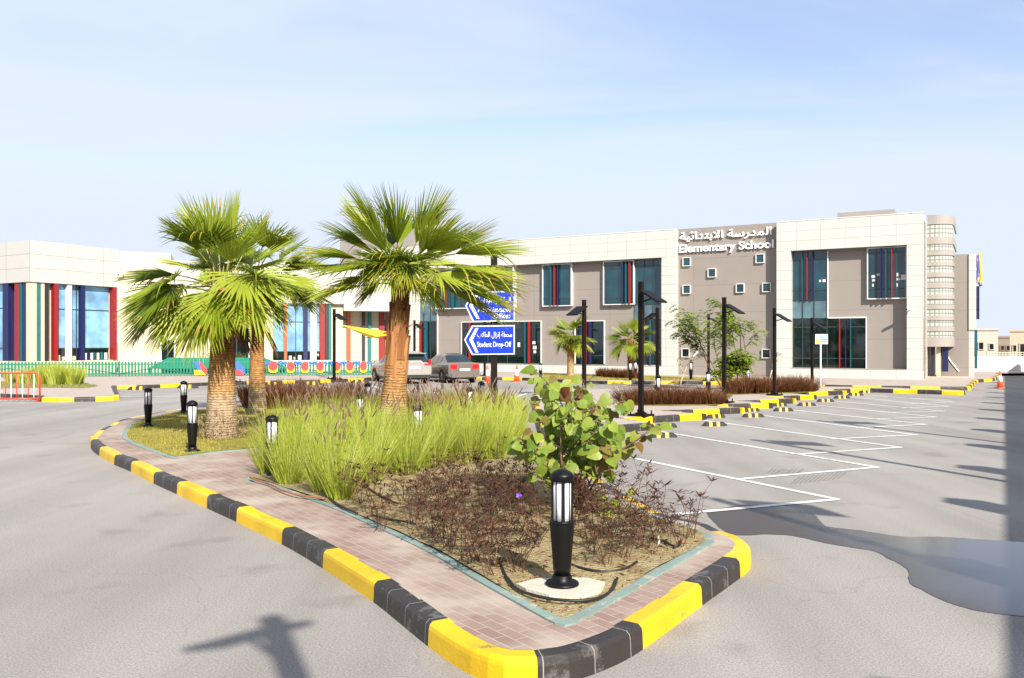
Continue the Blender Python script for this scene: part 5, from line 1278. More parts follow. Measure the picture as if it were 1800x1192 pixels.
for px, D, sd, lb, zt in [(1003, 47.5, 41, 'small fan palm before the school plinth, left one of two', 3.2), (1109, 44.8, 43, 'small fan palm before the school plinth, right one of two', 3.0)]:
    palm('fan_palm', lb, ((px - CX) / F * D, D, .15), [(.22, -.05), (.19, .5), (.17, 1.2), (.19, 1.6), (.12, zt - 1.15)], 2, auto_fronds(20, sd, .95, .62, -.55, 1.3), sd, .9, bark2, (.8, 1.8, 18), 0, yellow=.3)
# ------------------------------------------------------------------ grasses
def blades(mb, n, rng, h0, h1, r0, lean, w, mi=0, seg=4, bend=1.0):
    for i in range(n):
        a = rng.uniform(0, 6.283); rr = r0 * math.sqrt(rng.random()); b = Vector((rr * math.cos(a), rr * math.sin(a), -.02))
        a2 = a + rng.uniform(-.7, .7); L_ = rng.uniform(h0, h1); ln = lean * rng.uniform(.15, 1.0)
        d = Vector((math.cos(a2) * ln, math.sin(a2) * ln, 1)).normalized(); o = Vector((math.cos(a2), math.sin(a2), 0))
        sd = Vector((-math.sin(a2 + .8), math.cos(a2 + .8), 0)); v = []; p = b
        for k in range(seg + 1):
            ww = w * (1 - (k / seg) ** 2 * .92); v += [p - sd * ww, p + sd * ww]
            p = p + d * (L_ / seg); d = (d + o * (.12 * bend * ln) + Vector((0, 0, -.10 * bend * (k / seg)))).normalized()
        mb.add(v, [(2 * k, 2 * k + 1, 2 * k + 3, 2 * k + 2) for k in range(seg)], mi)
def plumes(mb, ms, n, rng, h, r0, lean, pl_=.17, mi=1):
    for i in range(n):
        a = rng.uniform(0, 6.283); rr = r0 * math.sqrt(rng.random()); b = Vector((rr * math.cos(a), rr * math.sin(a), 0)); ln = lean * rng.uniform(.2, 1)
        d = Vector((math.cos(a) * ln, math.sin(a) * ln, 1)).normalized(); hh = h * rng.uniform(.85, 1.12); e = b + d * hh
        ms.tube([b, b + d * hh * .5, e], .0022, 3, 0, False)
        d2 = (d + Vector((math.cos(a) * .3, math.sin(a) * .3, 0))).normalized(); L_ = pl_ * rng.uniform(.7, 1.2)
        mb.tube([e, e + d2 * L_ * .3, e + d2 * L_ * .75, e + d2 * L_], [.003, .011, .009, .002], 5, 0, False)
grass_m = leafmat('fountain_grass', [(.17, .23, .015), (.34, .41, .03), (.50, .55, .08), (.60, .57, .22)], .4, .5)
plume_m = leafmat('purple_plume', [(.13, .07, .055), (.26, .16, .12)], .3, .9)
dry_m = leafmat('dry_grass', [(.26, .15, .04), (.44, .33, .10), (.30, .10, .04), (.52, .42, .15)], .35, .7)
brown_m = leafmat('purple_brown_grass', [(.045, .012, .007), (.10, .026, .012), (.19, .07, .025), (.34, .19, .07)], .3, .6)
def clump_protos(name, label, cat, group, nb, h0, h1, r0, lean, w, mat, npl, hpl, seeds, plm=plume_m, stem=None, bend=1.0):
    out = []
    for s_ in seeds:
        rng = random.Random(s_); t = thing(name, label, cat, (0, 0, 0), 0, group)
        m = MB(); blades(m, nb, rng, h0, h1, r0, lean, w, bend=bend); m.build('blades', mat, t)
        if npl:
            p = MB(); q = MB(); plumes(p, q, npl, rng, hpl, r0 * .7, lean * .75)
            q.build('stems', mat, t); p.build('plumes', plm, t)
        out.append([t, False])
    return out
def place(protos, i, pos, rz, sc):
    pr = protos[i % len(protos)]
    if not pr[1]: pr[1] = True; pr[0].location = pos; pr[0].rotation_euler = (0, 0, rz); pr[0].scale = (sc,) * 3
    else: dup(pr[0], pos, rz, scale=sc)
gr = clump_protos('fountain_grass', 'clump of tall yellow-green fountain grass in the front bed', 'ornamental grass', 'fountain grass clumps of the front bed', 560, .6, 1.1, .17, .62, .0032, grass_m, 9, .98, (1, 2, 3))
rg = random.Random(5)
gpx = [(505, 850, .85), (560, 868, .8), (612, 878, .7), (470, 832, .8), (545, 838, .95), (600, 845, .95), (650, 850, .95), (520, 820, .95), (575, 815, 1.0), (632, 822, 1.0), (700, 835, .98), (480, 808, .9), (540, 800, .98), (745, 822, 1), (790, 815, 1), (835, 812, 1), (880, 806, .95),
       (605, 796, 1.0), (668, 800, 1.0), (760, 796, 1.0), (815, 790, 1.0), (865, 785, .98), (730, 790, .8), (500, 790, .9), (560, 784, 1.0), (636, 782, .95), (785, 776, 1.0), (840, 772, 1.0), (890, 770, .85), (718, 806, .85), (650, 772, .9), (900, 790, .8), (868, 762, .9), (915, 765, .7)]
for i, (a, b, s_) in enumerate(gpx):
    p = G(a, b, .17); place(gr, i, (p.x + rg.uniform(-.1, .1), p.y, .165), rg.uniform(0, 6.28), s_ * rg.uniform(.93, 1.05))
dr = clump_protos('dry_fountain_grass', 'clump of dry tan and reddish grass behind the green fountain grass', 'ornamental grass', 'dry grass clumps behind the green ones', 300, .4, .78, .2, .5, .0055, dry_m, 7, .72, (21, 22), leafmat('tan_plume', [(.22, .12, .07), (.42, .28, .16)], .3, .9))
k = 0
for row, (D, x0, x1, n_) in enumerate([(18.6, -3.9, -.5, 9), (19.8, -4.4, -.4, 9), (21.2, -5.0, -.5, 8)]):
    for i in range(n_):
        x = x0 + (x1 - x0) * (i + .5) / n_; place(dr, k, (x + rg.uniform(-.12, .12), D + rg.uniform(-.3, .3), .17), rg.uniform(0, 6.28), rg.uniform(.9, 1.1)); k += 1
sg_ = clump_protos('fountain_grass', 'small bright green grass clump at the back of the island left of the sign post', 'ornamental grass', 'small green grass clumps at the back of the island', 300, .4, .7, .2, .5, .006, grass_m, 0, 0, (61,))
for i, (x, y) in enumerate([(-1.9, 23.4), (-1.25, 23.7), (-.65, 23.5), (-.2, 22.6), (.0, 21.2), (.12, 20.0)]): place(sg_, i, (x, y, .17), i * 1.7, .95)
hb = clump_protos('purple_fountain_grass', 'clump of dark red-brown grass in the long hedge of the saw-tooth pavement', 'hedge plant', 'red-brown grass clumps of the pavement hedge', 460, .25, .74, .26, 1.15, .0065, brown_m, 0, 0, (71, 72, 73), bend=2.2)
hb_l = clump_protos('purple_fountain_grass', 'clump of dark red-brown grass behind the lawn palms', 'hedge plant', 'red-brown grass clumps behind the lawn palms', 420, .45, .9, .25, .55, .008, brown_m, 0, 0, (74, 75))
hb_r = clump_protos('purple_fountain_grass', 'clump of dark red-brown grass in the far hedge by the white pier', 'hedge plant', 'red-brown grass clumps of the far hedge', 380, .25, .75, .28, 1.0, .0075, brown_m, 0, 0, (76, 77), bend=2.0)
hb_f = clump_protos('purple_fountain_grass', 'small red-brown grass clump along the foot of the school plinth', 'hedge plant', 'small red-brown clumps along the school plinth', 260, .3, .6, .2, .45, .01, brown_m, 0, 0, (78,))
k = 0
a_ = G(1105, 712, .165); b_ = G(1262, 711, .165)
for j in range(2):
    for i in range(11):
        p = a_.lerp(b_, (i + .3 * j) / 10.3); place(hb, k, (p.x + rg.uniform(-.05, .05), p.y + .2 + j * .55, .16), rg.uniform(0, 6.28), rg.uniform(.88, 1.02)); k += 1
for i, (x, y) in enumerate([(-7.6, 24.6), (-7.0, 24.2), (-6.5, 24.7), (-5.9, 24.4), (-7.3, 23.8), (-6.2, 23.6), (-5.3, 24.6), (-6.7, 23.4), (-4.7, 24.8)]): place(hb_l, i, (x, y, .16), i * 1.3, rg.uniform(.9, 1.1))
a_ = G(1292, 692, .165); b_ = G(1418, 688, .165)
for j in range(2):
    for i in range(13):
        p = a_.lerp(b_, i / 12); place(hb_r, i + j, (p.x, p.y + j * .6, .16), rg.uniform(0, 6.28), rg.uniform(.9, 1.15))
for i in range(9):
    D = 45.8 - i * .3; px = 1055 + i * 7.2 if i < 8 else 1120; place(hb_f, i, ((px - CX) / F * D, D, .15), i * 2.1, 1.0)
# tuft on the far left island
lt = clump_protos('fountain_grass', 'yellow-green grass tuft on the far left kerbed island behind the barrier', 'ornamental grass', 'grass tufts on the far left island', 420, .5, 1.0, .28, .4, .010, grass_m, 0, 0, (81, 82))
for i, (px, D, s_) in enumerate([(98, 36.5, 1.1), (128, 36.8, 1.0), (75, 37.2, 1.05), (112, 38.0, 1.1), (58, 37.6, .95), (86, 38.6, 1.1), (40, 38, .8), (136, 37.9, .85), (20, 38.2, .7)]): place(lt, i, ((px - CX) / F * D, D, .15), i * 1.1, s_)
# lawn blades
def scatter_blades(poly, n, h, w, mat, name, z, seed, avoid=None):
    rng = random.Random(seed); m = MB(); x0 = min(p[0] for p in poly); x1 = max(p[0] for p in poly); y0 = min(p[1] for p in poly); y1 = max(p[1] for p in poly); k = 0
    while k < n:
        x = rng.uniform(x0, x1); y = rng.uniform(y0, y1)
        if not inside_poly(x, y, poly): continue
        k += 1; den = noise.noise(Vector((x * .9, y * .9, seed)))
        if den < -.25 and rng.random() < .6: continue
        a = rng.uniform(0, 6.28); hh = h * rng.uniform(.5, 1.2); ww = w * rng.uniform(.7, 1.3); lx, ly = rng.uniform(-.6, .6) * hh, rng.uniform(-.6, .6) * hh
        zz = z(x, y) - .005; c, s_ = math.cos(a) * ww, math.sin(a) * ww
        m.add([(x - c, y - s_, zz), (x + c, y + s_, zz), (x + lx, y + ly, zz + hh)], [(0, 1, 2)])
    o = m.build(name, mat); return tag(o, kind='stuff')
turf_m = leafmat('turf', [(.24, .21, .03), (.36, .31, .05), (.50, .41, .09)], .3, .7)
scatter_blades([tuple(p) for p in lawn_i], 42000, .045, .006, turf_m, 'grass', lawn_z, 3)
strip_poly = [((px - CX) / F * D, D) for px, D in [(945, 45.5), (1000, 43), (1190, 41.6), (1330, 40.9), (1360, 42.2), (1190, 46), (1030, 48.5), (960, 51)]]
struct('lawn', fill(strip_poly, 0, flat(.158)), lawn_m)
scatter_blades(strip_poly, 9000, .07, .014, turf_m, 'grass', flat(.158), 4)
left_poly = [((px - CX) / F * D, D) for px, D in [(-60, 33.5), (60, 35), (150, 34.5), (172, 36.2), (150, 38), (60, 39.5), (-60, 40)]]
struct('lawn', fill(left_poly, 0, flat(.158)), lawn_m)
scatter_blades(left_poly, 9000, .09, .014, leafmat('pale_turf', [(.18, .2, .06), (.32, .33, .12)], .3, .7), 'grass', flat(.158), 5)
# bed under the hedges of the saw-tooth pavement
hp = [G(*p, .168).to_2d() for p in [(1092, 712.5), (1180, 713.5), (1262, 712), (1290, 694), (1420, 690), (1422, 686), (1290, 686), (1240, 698), (1095, 704)]]
struct('soil', fill(hp, 0, flat(.170)), lawn_m)
# ------------------------------------------------------------------ red ruellia shrubs of the front bed
ru_leaf = leafmat('dark_red_leaf', [(.028, .012, .008), (.07, .025, .013), (.13, .042, .02), (.10, .075, .025)], .25, .5)
ru_stem = M('dark_red_stem', (.10, .038, .020), .6, .3, 20)
def leaf(mb, p, d, L_, w, rng, mi=0, curl=.5):
    d = d.normalized(); s = d.cross(UP)
    if s.length < .05: s = Vector((1, 0, 0))
    s.normalize(); n = s.cross(d); v = []; q = Vector(p); cur = d.copy()
    for u, ww in ((0, .12), (.3, .95), (.65, .75), (1, .03)):
        v += [q - s * w * ww, q + s * w * ww]
        cur = (cur + Vector((0, 0, -curl * .35))).normalized(); q = q + cur * L_ * .34
    mb.add(v, [(0, 1, 3, 2), (2, 3, 5, 4), (4, 5, 7, 6)], mi)
def ruellia(seed, label, group, flower=False, h=.42, ns=9, nl=1.0):
    nl *= .8
    rng = random.Random(seed); t = thing('ruellia_shrub', label, 'shrub', (0, 0, 0), 0, group); ms = MB(); ml_ = MB()
    def stem(p, d, L_, r_, lev):
        pts = [p.copy()]; k = max(3, int(L_ / .055)); q = p.copy(); dd = d.copy()
        for i in range(k):
            q = q + dd * (L_ / k); dd = (dd + Vector((rng.uniform(-.18, .18), rng.uniform(-.18, .18), .07))).normalized(); pts.append(q.copy())
            if i >= 1 and rng.random() < (.75 if i > k * .35 else .3) * nl:
                a0 = rng.uniform(0, 6.28)
                for s_ in (0, math.pi): leaf(ml_, q, Vector((math.cos(a0 + s_), math.sin(a0 + s_), rng.uniform(.1, .8))), rng.uniform(.055, .105), rng.uniform(.0055, .0105), rng)
            if lev < 1 and i > k * .3 and rng.random() < .33:
                a0 = rng.uniform(0, 6.28); stem(q, (dd + Vector((math.cos(a0), math.sin(a0), .2)) * .8).normalized(), L_ * .45, r_ * .6, lev + 1)
        ms.tube(pts, [r_ * (1 - .6 * i / k) for i in range(k + 1)], 4, 0, False)
        for i in range(6):
            a0 = i * 1.05 + rng.uniform(-.2, .2); leaf(ml_, q, Vector((math.cos(a0), math.sin(a0), rng.uniform(.2, 1.2))), rng.uniform(.055, .10), rng.uniform(.0055, .010), rng)
    for i in range(ns):
        a = rng.uniform(0, 6.28); ln = rng.uniform(.1, .9); stem(Vector((rng.uniform(-.07, .07), rng.uniform(-.07, .07), -.01)), Vector((math.cos(a) * ln, math.sin(a) * ln, 1)).normalized(), h * rng.uniform(.6, 1.2), .0042, 0)
    ms.build('stems', ru_stem, t); ml_.build('leaves', ru_leaf, t)
    return t
rl = 'low dark red ruellia shrub with narrow leaves in the sandy front bed'; rgp = 'dark red ruellia shrubs of the front bed'
rp = [[ruellia(s_, rl, rgp, h=hh, ns=nn, nl=q), False] for s_, hh, nn, q in ((101, .37, 8, .9), (102, .34, 8, 1.0), (103, .42, 7, .8), (104, .30, 7, .8), (105, .33, 7, .45))]
rpx = [(660, 905), (600, 872), (720, 915), (760, 905), (705, 880), (775, 870), (820, 880), (870, 872), (912, 880), (850, 905), (800, 925), (890, 915), (935, 905), (760, 940), (830, 950), (880, 945), (925, 935), (800, 968), (855, 975), (900, 968), (840, 990), (905, 990), (1060, 905), (1020, 925), (1080, 930), (1120, 915), (1050, 950), (1105, 945), (940, 870), (790, 850), (845, 850), (900, 850), (735, 855), (1010, 890), (1060, 880), (1135, 930), (1145, 962), (1085, 966), (1035, 968), (930, 960), (880, 895), (820, 905), (770, 890), (950, 920), (880, 862), (985, 905), (870, 925), (910, 905), (840, 930), (795, 900), (745, 885), (690, 900), (640, 885), (675, 930), (725, 935), (780, 955), (820, 985), (865, 1000), (735, 900), (755, 870), (805, 860), (865, 850), (925, 850), (880, 900), (900, 925), (860, 890), (945, 945), (960, 985), (1030, 900), (1090, 900), (990, 930), (580, 862), (625, 862)]
rpx = [p for i, p in enumerate(rpx) if i % 8 != 3]
for i, (a, b) in enumerate(rpx):
    p = G(a, b, .18); low = b > 955 or a > 1020; place(rp, (3 + i % 2) if low and i % 3 else i % 5, (p.x + rg.uniform(-.05, .05), p.y + rg.uniform(-.05, .05), soil_z(p.x, p.y)), rg.uniform(0, 6.28), rg.uniform(.85, 1.15))
for i, (a, b) in enumerate([(1100, 985), (1150, 975), (1190, 962), (1060, 1000), (1120, 960), (860, 1012), (905, 1010), (1210, 950), (1165, 940), (1075, 940)]):
    p = G(a, b, .18); place(rp, 4, (p.x, p.y, soil_z(p.x, p.y)), i * 1.9, .8 + .05 * (i % 4))
for a, b, s_, lb in [(1168, 950, 1.25, 'upright dark red ruellia stalk near the right corner of the bed'), (1205, 945, 1.45, 'tallest dark red ruellia stalk leaning out at the right corner of the bed'), (1125, 925, 1.35, 'upright dark red ruellia stalk behind the broad-leaved shrub')]:
    t = ruellia(int(a), lb, rgp, h=.40, ns=3, nl=.9); p = G(a, b, .18); t.location = (p.x, p.y, .17); t.scale = (s_,) * 3
fl = M('violet_petal', (.22, .09, .62), .5, .1, 10)
fp = V(912, 8.9, 871); ft = thing('violet_flower', 'single violet ruellia flower among the dark red shrubs', 'flower', fp)
m = MB()
for i in range(5):
    a = i * 1.2566; o = Vector((math.cos(a), -.35, math.sin(a))); s_ = Vector((-math.sin(a), 0, math.cos(a)))
    m.add([(0, 0, 0), tuple(o * .018 - s_ * .013), tuple(o * .032 - s_ * .006), tuple(o * .032 + s_ * .006), tuple(o * .018 + s_ * .013)], [(0, 1, 2, 3, 4)])
m.build('petals', fl, ft); m = MB(); m.tube([(0, .0, 0), (0, .03, -.05), (0, .05, -fp.z + .2)], .003, 4); m.build('stem', ru_stem, ft)
# dry litter
lit = MB(); rr_ = random.Random(8)
for i in range(900):
    a = rr_.uniform(560, 1240); b = rr_.uniform(885, 1075); p = G(a, b, .18)
    if not inside_poly(p.x, p.y, bed_i): continue
    z = soil_z(p.x, p.y) + .006; an = rr_.uniform(0, 6.28); L_ = rr_.uniform(.015, .05); w_ = rr_.uniform(.004, .012); d = Vector((math.cos(an), math.sin(an), 0)); s_ = Vector((-d.y, d.x, 0))
    q = Vector((p.x, p.y, z)); lit.add([q - d * L_, q + s_ * w_ + Vector((0, 0, .012)), q + d * L_, q - s_ * w_ + Vector((0, 0, .006))], [(0, 1, 2, 3)])
tag(lit.build('leaf_litter', leafmat('dry_litter', [(.05, .025, .015), (.16, .08, .03), (.28, .10, .05), (.30, .22, .10)], .1, .8)), kind='stuff')
# small stones and crumbs on soil
cr = MB()
for i in range(1500):
    a = rr_.uniform(520, 1250); b = rr_.uniform(880, 1098); p = G(a, b, .18)
    if not inside_poly(p.x, p.y, bed_i): continue
    r_ = rr_.uniform(.004, .013); z = soil_z(p.x, p.y) + r_ * .3; v = [(p.x + r_ * math.cos(k_ * 1.57 + i), p.y + r_ * math.sin(k_ * 1.57 + i), z) for k_ in range(4)] + [(p.x, p.y, z + r_ * rr_.uniform(.5, 1.1))]
    cr.add(v, [(0, 1, 4), (1, 2, 4), (2, 3, 4), (3, 0, 4)])
tag(cr.build('soil_crumbs', soil), kind='stuff')
# ------------------------------------------------------------------ broad-leaved shrub
bl_m = leafmat('broad_leaf', [(.10, .17, .02), (.20, .29, .035), (.29, .36, .05), (.22, .30, .04), (.17, .25, .03), (.30, .34, .06), (.16, .055, .03)], .4, .42)
bstem = M('shrub_bark', (.20, .13, .08), .8, .3, 12)
def heart(mb, p, d, nrm, L_, rng):
    d = d.normalized(); s = d.cross(nrm).normalized(); n = s.cross(d).normalized(); cup = rng.uniform(.05, .22)
    out = [(.0, .0), (-.08, .22), (.04, .42), (.30, .50), (.58, .40), (.82, .20), (1.0, 0.0)]
    c = [(0.0, 0), (.3, 0), (.6, 0), (1.0, 0)]
    def P_(u, w_): return p + d * (u * L_) + s * (w_ * L_) + n * (cup * L_ * (abs(w_) * 1.1) - .22 * L_ * u * u)
    mid = [P_(0, 0), P_(.28, 0), P_(.6, 0), P_(1, 0)]
    for sg2 in (1, -1):
        o = [P_(u, w_ * sg2) for u, w_ in out[1:6]]
        v = mid + o; fs = [(0, 4, 5), (0, 5, 1), (1, 5, 6), (1, 6, 7), (1, 7, 2), (2, 7, 8), (2, 8, 3)]
        mb.add(v, [f if sg2 > 0 else f[::-1] for f in fs])
def broad_shrub():
    rng = random.Random(17); b0 = Vector((.66, 9.35, .17))
    t = thing('broad_leaved_shrub', 'bushy shrub with large round light green leaves behind the front bollard', 'shrub', b0); ms = MB(); ml_ = MB()
    def br(p, d, L_, r_, lev):
        pts = [p.copy()]; k = max(3, int(L_ / .10)); q = p.copy(); dd = d.copy()
        for i in range(k):
            q = q + dd * (L_ / k); dd = (dd + Vector((rng.uniform(-.16, .16), rng.uniform(-.16, .16), .05))).normalized(); pts.append(q.copy())
            if q.z > .36 and rng.random() < .72 and (lev > 0 or i > k * .45):
                for _ in range(2):
                    a = rng.uniform(0, 6.28); pd = Vector((math.cos(a), math.sin(a), rng.uniform(-.1, .6))).normalized(); pe = q + pd * rng.uniform(.05, .11)
                    ms.tube([q, (q + pe) / 2 + Vector((0, 0, .01)), pe], .0028, 4, 0, False)
                    ld = (pd * .6 + Vector((rng.uniform(-.3, .3), rng.uniform(-.3, .3), rng.uniform(-1.0, -.1)))).normalized()
                    nn = Vector((rng.uniform(-.4, .6), rng.uniform(-1.0, -.4), rng.uniform(.1, .8)))
                    heart(ml_, pe, ld, nn, rng.choice((rng.uniform(.05, .09), rng.uniform(.10, .17), rng.uniform(.10, .15))), rng)
            if lev < 2 and i >= 1 and rng.random() < (.62 if lev == 0 else .35):
                a = rng.uniform(0, 6.28); br(q, (dd * .7 + Vector((math.cos(a), math.sin(a), rng.uniform(0, .4))) * .8).normalized(), L_ * rng.uniform(.35, .55), r_ * .6, lev + 1)
        ms.tube(pts, [r_ * (1 - .65 * i / k) for i in range(k + 1)], 6, 0, False)
    for dx, dy, L_ in [(-.36, .05, .98), (-.2, -.15, 1.08), (.02, .1, 1.12), (.22, -.1, 1.05), (.45, .0, .95), (-.1, .3, 1.0), (.75, -.15, .85), (-.45, -.1, .75), (.12, -.3, .95), (.62, -.45, .8), (-.6, -.2, .7), (.3, .3, 1.0)]:
        br(Vector((rng.uniform(-.07, .07), rng.uniform(-.07, .07), -.02)), Vector((dx, dy, 1)).normalized(), L_, .016, 0)
    ms.build('stems', bstem, t, True); o = ml_.build('leaves', bl_m, t); weld(o, .0002)
    # low shoots
    m = MB()
    for (a, b, D_) in [(1060, 895, 8.9), (1085, 880, 9), (1050, 868, 9), (1105, 862, 9.2), (1070, 910, 8.8)]:
        p = V(a, D_, b) - b0
        for j in range(4): heart(m, p + Vector((rng.uniform(-.06, .06), rng.uniform(-.06, .06), rng.uniform(-.05, .05))), Vector((rng.uniform(-1, 1), rng.uniform(-1, .3), -.2)), Vector((0, -.6, .8)), rng.uniform(.05, .09), rng)
    o = m.build('young_leaves', leafmat('young_leaf', [(.25, .36, .03), (.42, .48, .05)], .45, .45), t); weld(o, .0002)
broad_shrub()
st_k = thing('marker_stake', 'small white irrigation stake in the sand near the right corner of the bed', 'stake', G(1158, 958, .18)); m = MB(); m.lathe([(.012, 0), (.012, .05), (.004, .085)], 8); m.build('stake', white_wall, st_k)
# ------------------------------------------------------------------ feathery trees and small bare plants by the school
fe_m = leafmat('feathery_leaf', [(.14, .22, .02), (.27, .38, .04), (.42, .50, .08)], .45, .5)
def feather_tree(label, loc, h, seed, spread, lean=0.0, dens=1.0):
    rng = random.Random(seed); t = thing('feathery_tree', label, 'tree', loc, 0, 'feathery trees before the stair block'); ms = MB(); ml_ = MB()
    def spray(p, d, L_):
        d = d.normalized(); s = d.cross(UP)
        if s.length < .05: s = Vector((1, 0, 0))
        s.normalize(); q = p.copy(); cur = d.copy()
        for i in range(7):
            q = q + cur * L_ / 7; cur = (cur + Vector((0, 0, -.12))).normalized()
            for s_ in (1, -1):
                dd = (s * s_ + cur * .5 + Vector((0, 0, rng.uniform(-.4, .2)))).normalized(); Lf = L_ * .40 * (1 - .06 * i); w = .042; e = dd.cross(UP).normalized()
                a = q; b = q + dd * Lf * .5; c = q + dd * Lf
                ml_.add([a, b - e * w, c, b + e * w], [(0, 1, 2, 3)])
    def br(p, d, L_, r_, lev):
        k = 5; pts = [p.copy()]; q = p.copy(); dd = d.copy()
        for i in range(k):
            q = q + dd * L_ / k; dd = (dd + Vector((rng.uniform(-.2, .2), rng.uniform(-.2, .2), .08))).normalized(); pts.append(q.copy())
            if lev < 2 and i >= (2 if lev == 0 else 1) and rng.random() < .9 * dens:
                a = rng.uniform(0, 6.28); br(q, (dd * .6 + Vector((math.cos(a), math.sin(a), rng.uniform(-.1, .4))) * spread).normalized(), L_ * rng.uniform(.4, .6), r_ * .55, lev + 1)
            if lev >= 1:
                for _ in range(2):
                    a = rng.uniform(0, 6.28); spray(q, Vector((math.cos(a), math.sin(a), rng.uniform(-.3, .4))), rng.uniform(.28, .5))
        ms.tube(pts, [r_ * (1 - .6 * i / k) for i in range(k + 1)], 5, 0, False)
    for i in range(3):
        a = rng.uniform(0, 6.28); br(Vector((rng.uniform(-.15, .15), rng.uniform(-.1, .1), -.05)), Vector((math.cos(a) * .22 + lean, math.sin(a) * .22, 1)).normalized(), h * rng.uniform(.75, 1.0), .035, 0)
    ms.build('trunk', bstem, t, True); ml_.build('crown', fe_m, t)
feather_tree('feathery light green tree, taller right one before the taupe stair block', ((1305 - CX) / F * 34.5, 34.5, .16), 2.75, 5, .75, .06, .80)
feather_tree('feathery light green tree leaning left in front of the taupe stair block', ((1268 - CX) / F * 36.5, 36.5, .16), 2.5, 9, .8, -.30, .80)
feather_tree('low feathery bush at the left end of the far hedge', ((1286 - CX) / F * 33.5, 33.5, .16), 1.2, 12, .9, .0, 1.0)
def bare_plant(label, loc, seed, h):
    rng = random.Random(seed); t = thing('bare_shrub', label, 'shrub', loc, 0); ms = MB(); ml_ = MB()
    def br(p, d, L_, r_, lev):
        q = p + d * L_; ms.tube([p, (p + q) / 2 + Vector((rng.uniform(-.03, .03), 0, .02)), q], [r_, r_ * .9, r_ * .8], 6, 0, True)
        if lev < 3:
            for i in range(2 if lev else 2):
                a = rng.uniform(0, 6.28); br(q, (d * .6 + Vector((math.cos(a) * .7, math.sin(a) * .7, .45))).normalized(), L_ * .62, r_ * .75, lev + 1)
        else:
            for i in range(5):
                a = rng.uniform(0, 6.28); leaf(ml_, q, Vector((math.cos(a), math.sin(a), .4)), rng.uniform(.10, .2), .025, rng)
    br(Vector((0, 0, -.02)), Vector((.28, 0, 1)).normalized(), h * .45, .035, 0)
    ms.build('stems', M('pale_bark', (.42, .34, .22), .8, .2, 10), t, True); ml_.build('leaves', leafmat('yellowing_leaf', [(.25, .26, .06), (.42, .36, .10)], .4, .5), t)
bare_plant('nearly bare leaning shrub left of the feathery trees', ((1195 - CX) / F * 35, 35, .16), 3, 1.35)
bare_plant('nearly bare shrub with a few yellow leaves before the white pier', ((1349 - CX) / F * 36.5, 36.5, .16), 6, 1.6)
# hedge behind the yard shelter
rng = random.Random(77); hm = MB()
for i in range(2600):
    p = Vector((rng.uniform(0, 3.0), rng.uniform(0, .7), rng.uniform(.2, 1.25) + .15 * noise.noise(Vector((i * .01, 3, 0))))); a = rng.uniform(0, 6.28)
    leaf(hm, p, Vector((math.cos(a), math.sin(a), rng.uniform(-.3, .7))), rng.uniform(.06, .11), .028, rng)
yh = thing('clipped_hedge', 'yellow-green clipped hedge seen above the green yard shelter', 'hedge', ((345 - CX) / F * 51.6, 51.6, .15)); hm.build('foliage', leafmat('hedge_leaf', [(.10, .13, .012), (.24, .24, .02)], .3, .5), yh)
m = MB(); 
for i in range(7): m.tube([(.2 + i * .43, .35, 0), (.2 + i * .43, .35, .9)], .03, 5)
m.build('stems', bstem, yh)
# dead leaf mulch ring at the thick palm
mr_ = MB(); rng = random.Random(55)
for i in range(700):
    a = rng.uniform(0, 6.28); r_ = .40 + abs(rng.gauss(0, .11)); z = rng.uniform(0, .5) * max(0, 1 - (r_ - .40) * 3.2); p = Vector((r_ * math.cos(a), r_ * math.sin(a), z))
    leaf(mr_, p, Vector((rng.uniform(-.6, .6), rng.uniform(-.6, .6), rng.uniform(.2, 1.2))), rng.uniform(.05, .12), .008, rng)
t = thing('dry_ground_vine', 'dry brown vine growth around the foot of the thick palm trunk', 'vine', L1); mr_.build('dry_stems', leafmat('dry_vine', [(.10, .06, .03), (.26, .17, .09), (.40, .32, .2)], .15, .9), t)
# ------------------------------------------------------------------ camera, sun, sky
cam = bpy.data.cameras.new('camera'); co = bpy.data.objects.new('camera', cam); C.objects.link(co)
co.location = (0, 0, H); co.rotation_euler = (rad(90), 0, 0)
cam.sensor_width = 36; cam.lens = 36 * F / 1800; cam.shift_y = (HY - 596) / 1800; cam.clip_end = 6000; cam.clip_start = .05
SC.camera = co
EL = rad(34); AZ = Vector((-.38, .925)).normalized()
sun = bpy.data.lights.new('sun', 'SUN'); so = bpy.data.objects.new('sun', sun); C.objects.link(so)
sun.energy = 4.9; sun.angle = rad(.8); sun.color = (1, .945, .865)
so.rotation_euler = Vector((AZ.x * math.cos(EL), AZ.y * math.cos(EL), -math.sin(EL))).to_track_quat('-Z', 'Y').to_euler(); so.location = (20, -40, 40)
w = bpy.data.worlds.new('World'); SC.world = w; w.use_nodes = True; nt = w.node_tree; N = nt.nodes.new; L = nt.links.new
bg = nt.nodes['Background']; bg.inputs['Strength'].default_value = .13
sk = N('ShaderNodeTexSky'); sk.sky_type = 'NISHITA'; sk.sun_disc = False; sk.sun_elevation = EL; sk.sun_rotation = math.atan2(-AZ.x, -AZ.y) % (2 * math.pi)
sk.air_density = 1.0; sk.dust_density = 1.6; sk.ozone_density = 1.0
tc = N('ShaderNodeTexCoord'); sp_ = N('ShaderNodeSeparateXYZ'); L(tc.outputs['Generated'], sp_.inputs[0])
zc = N('ShaderNodeMath'); zc.operation = 'MAXIMUM'; zc.inputs[1].default_value = 0; L(sp_.outputs['Z'], zc.inputs[0])
za = N('ShaderNodeMath'); za.operation = 'ADD'; za.inputs[1].default_value = .16; L(zc.outputs[0], za.inputs[0])
dx = N('ShaderNodeMath'); dx.operation = 'DIVIDE'; L(sp_.outputs['X'], dx.inputs[0]); L(za.outputs[0], dx.inputs[1])
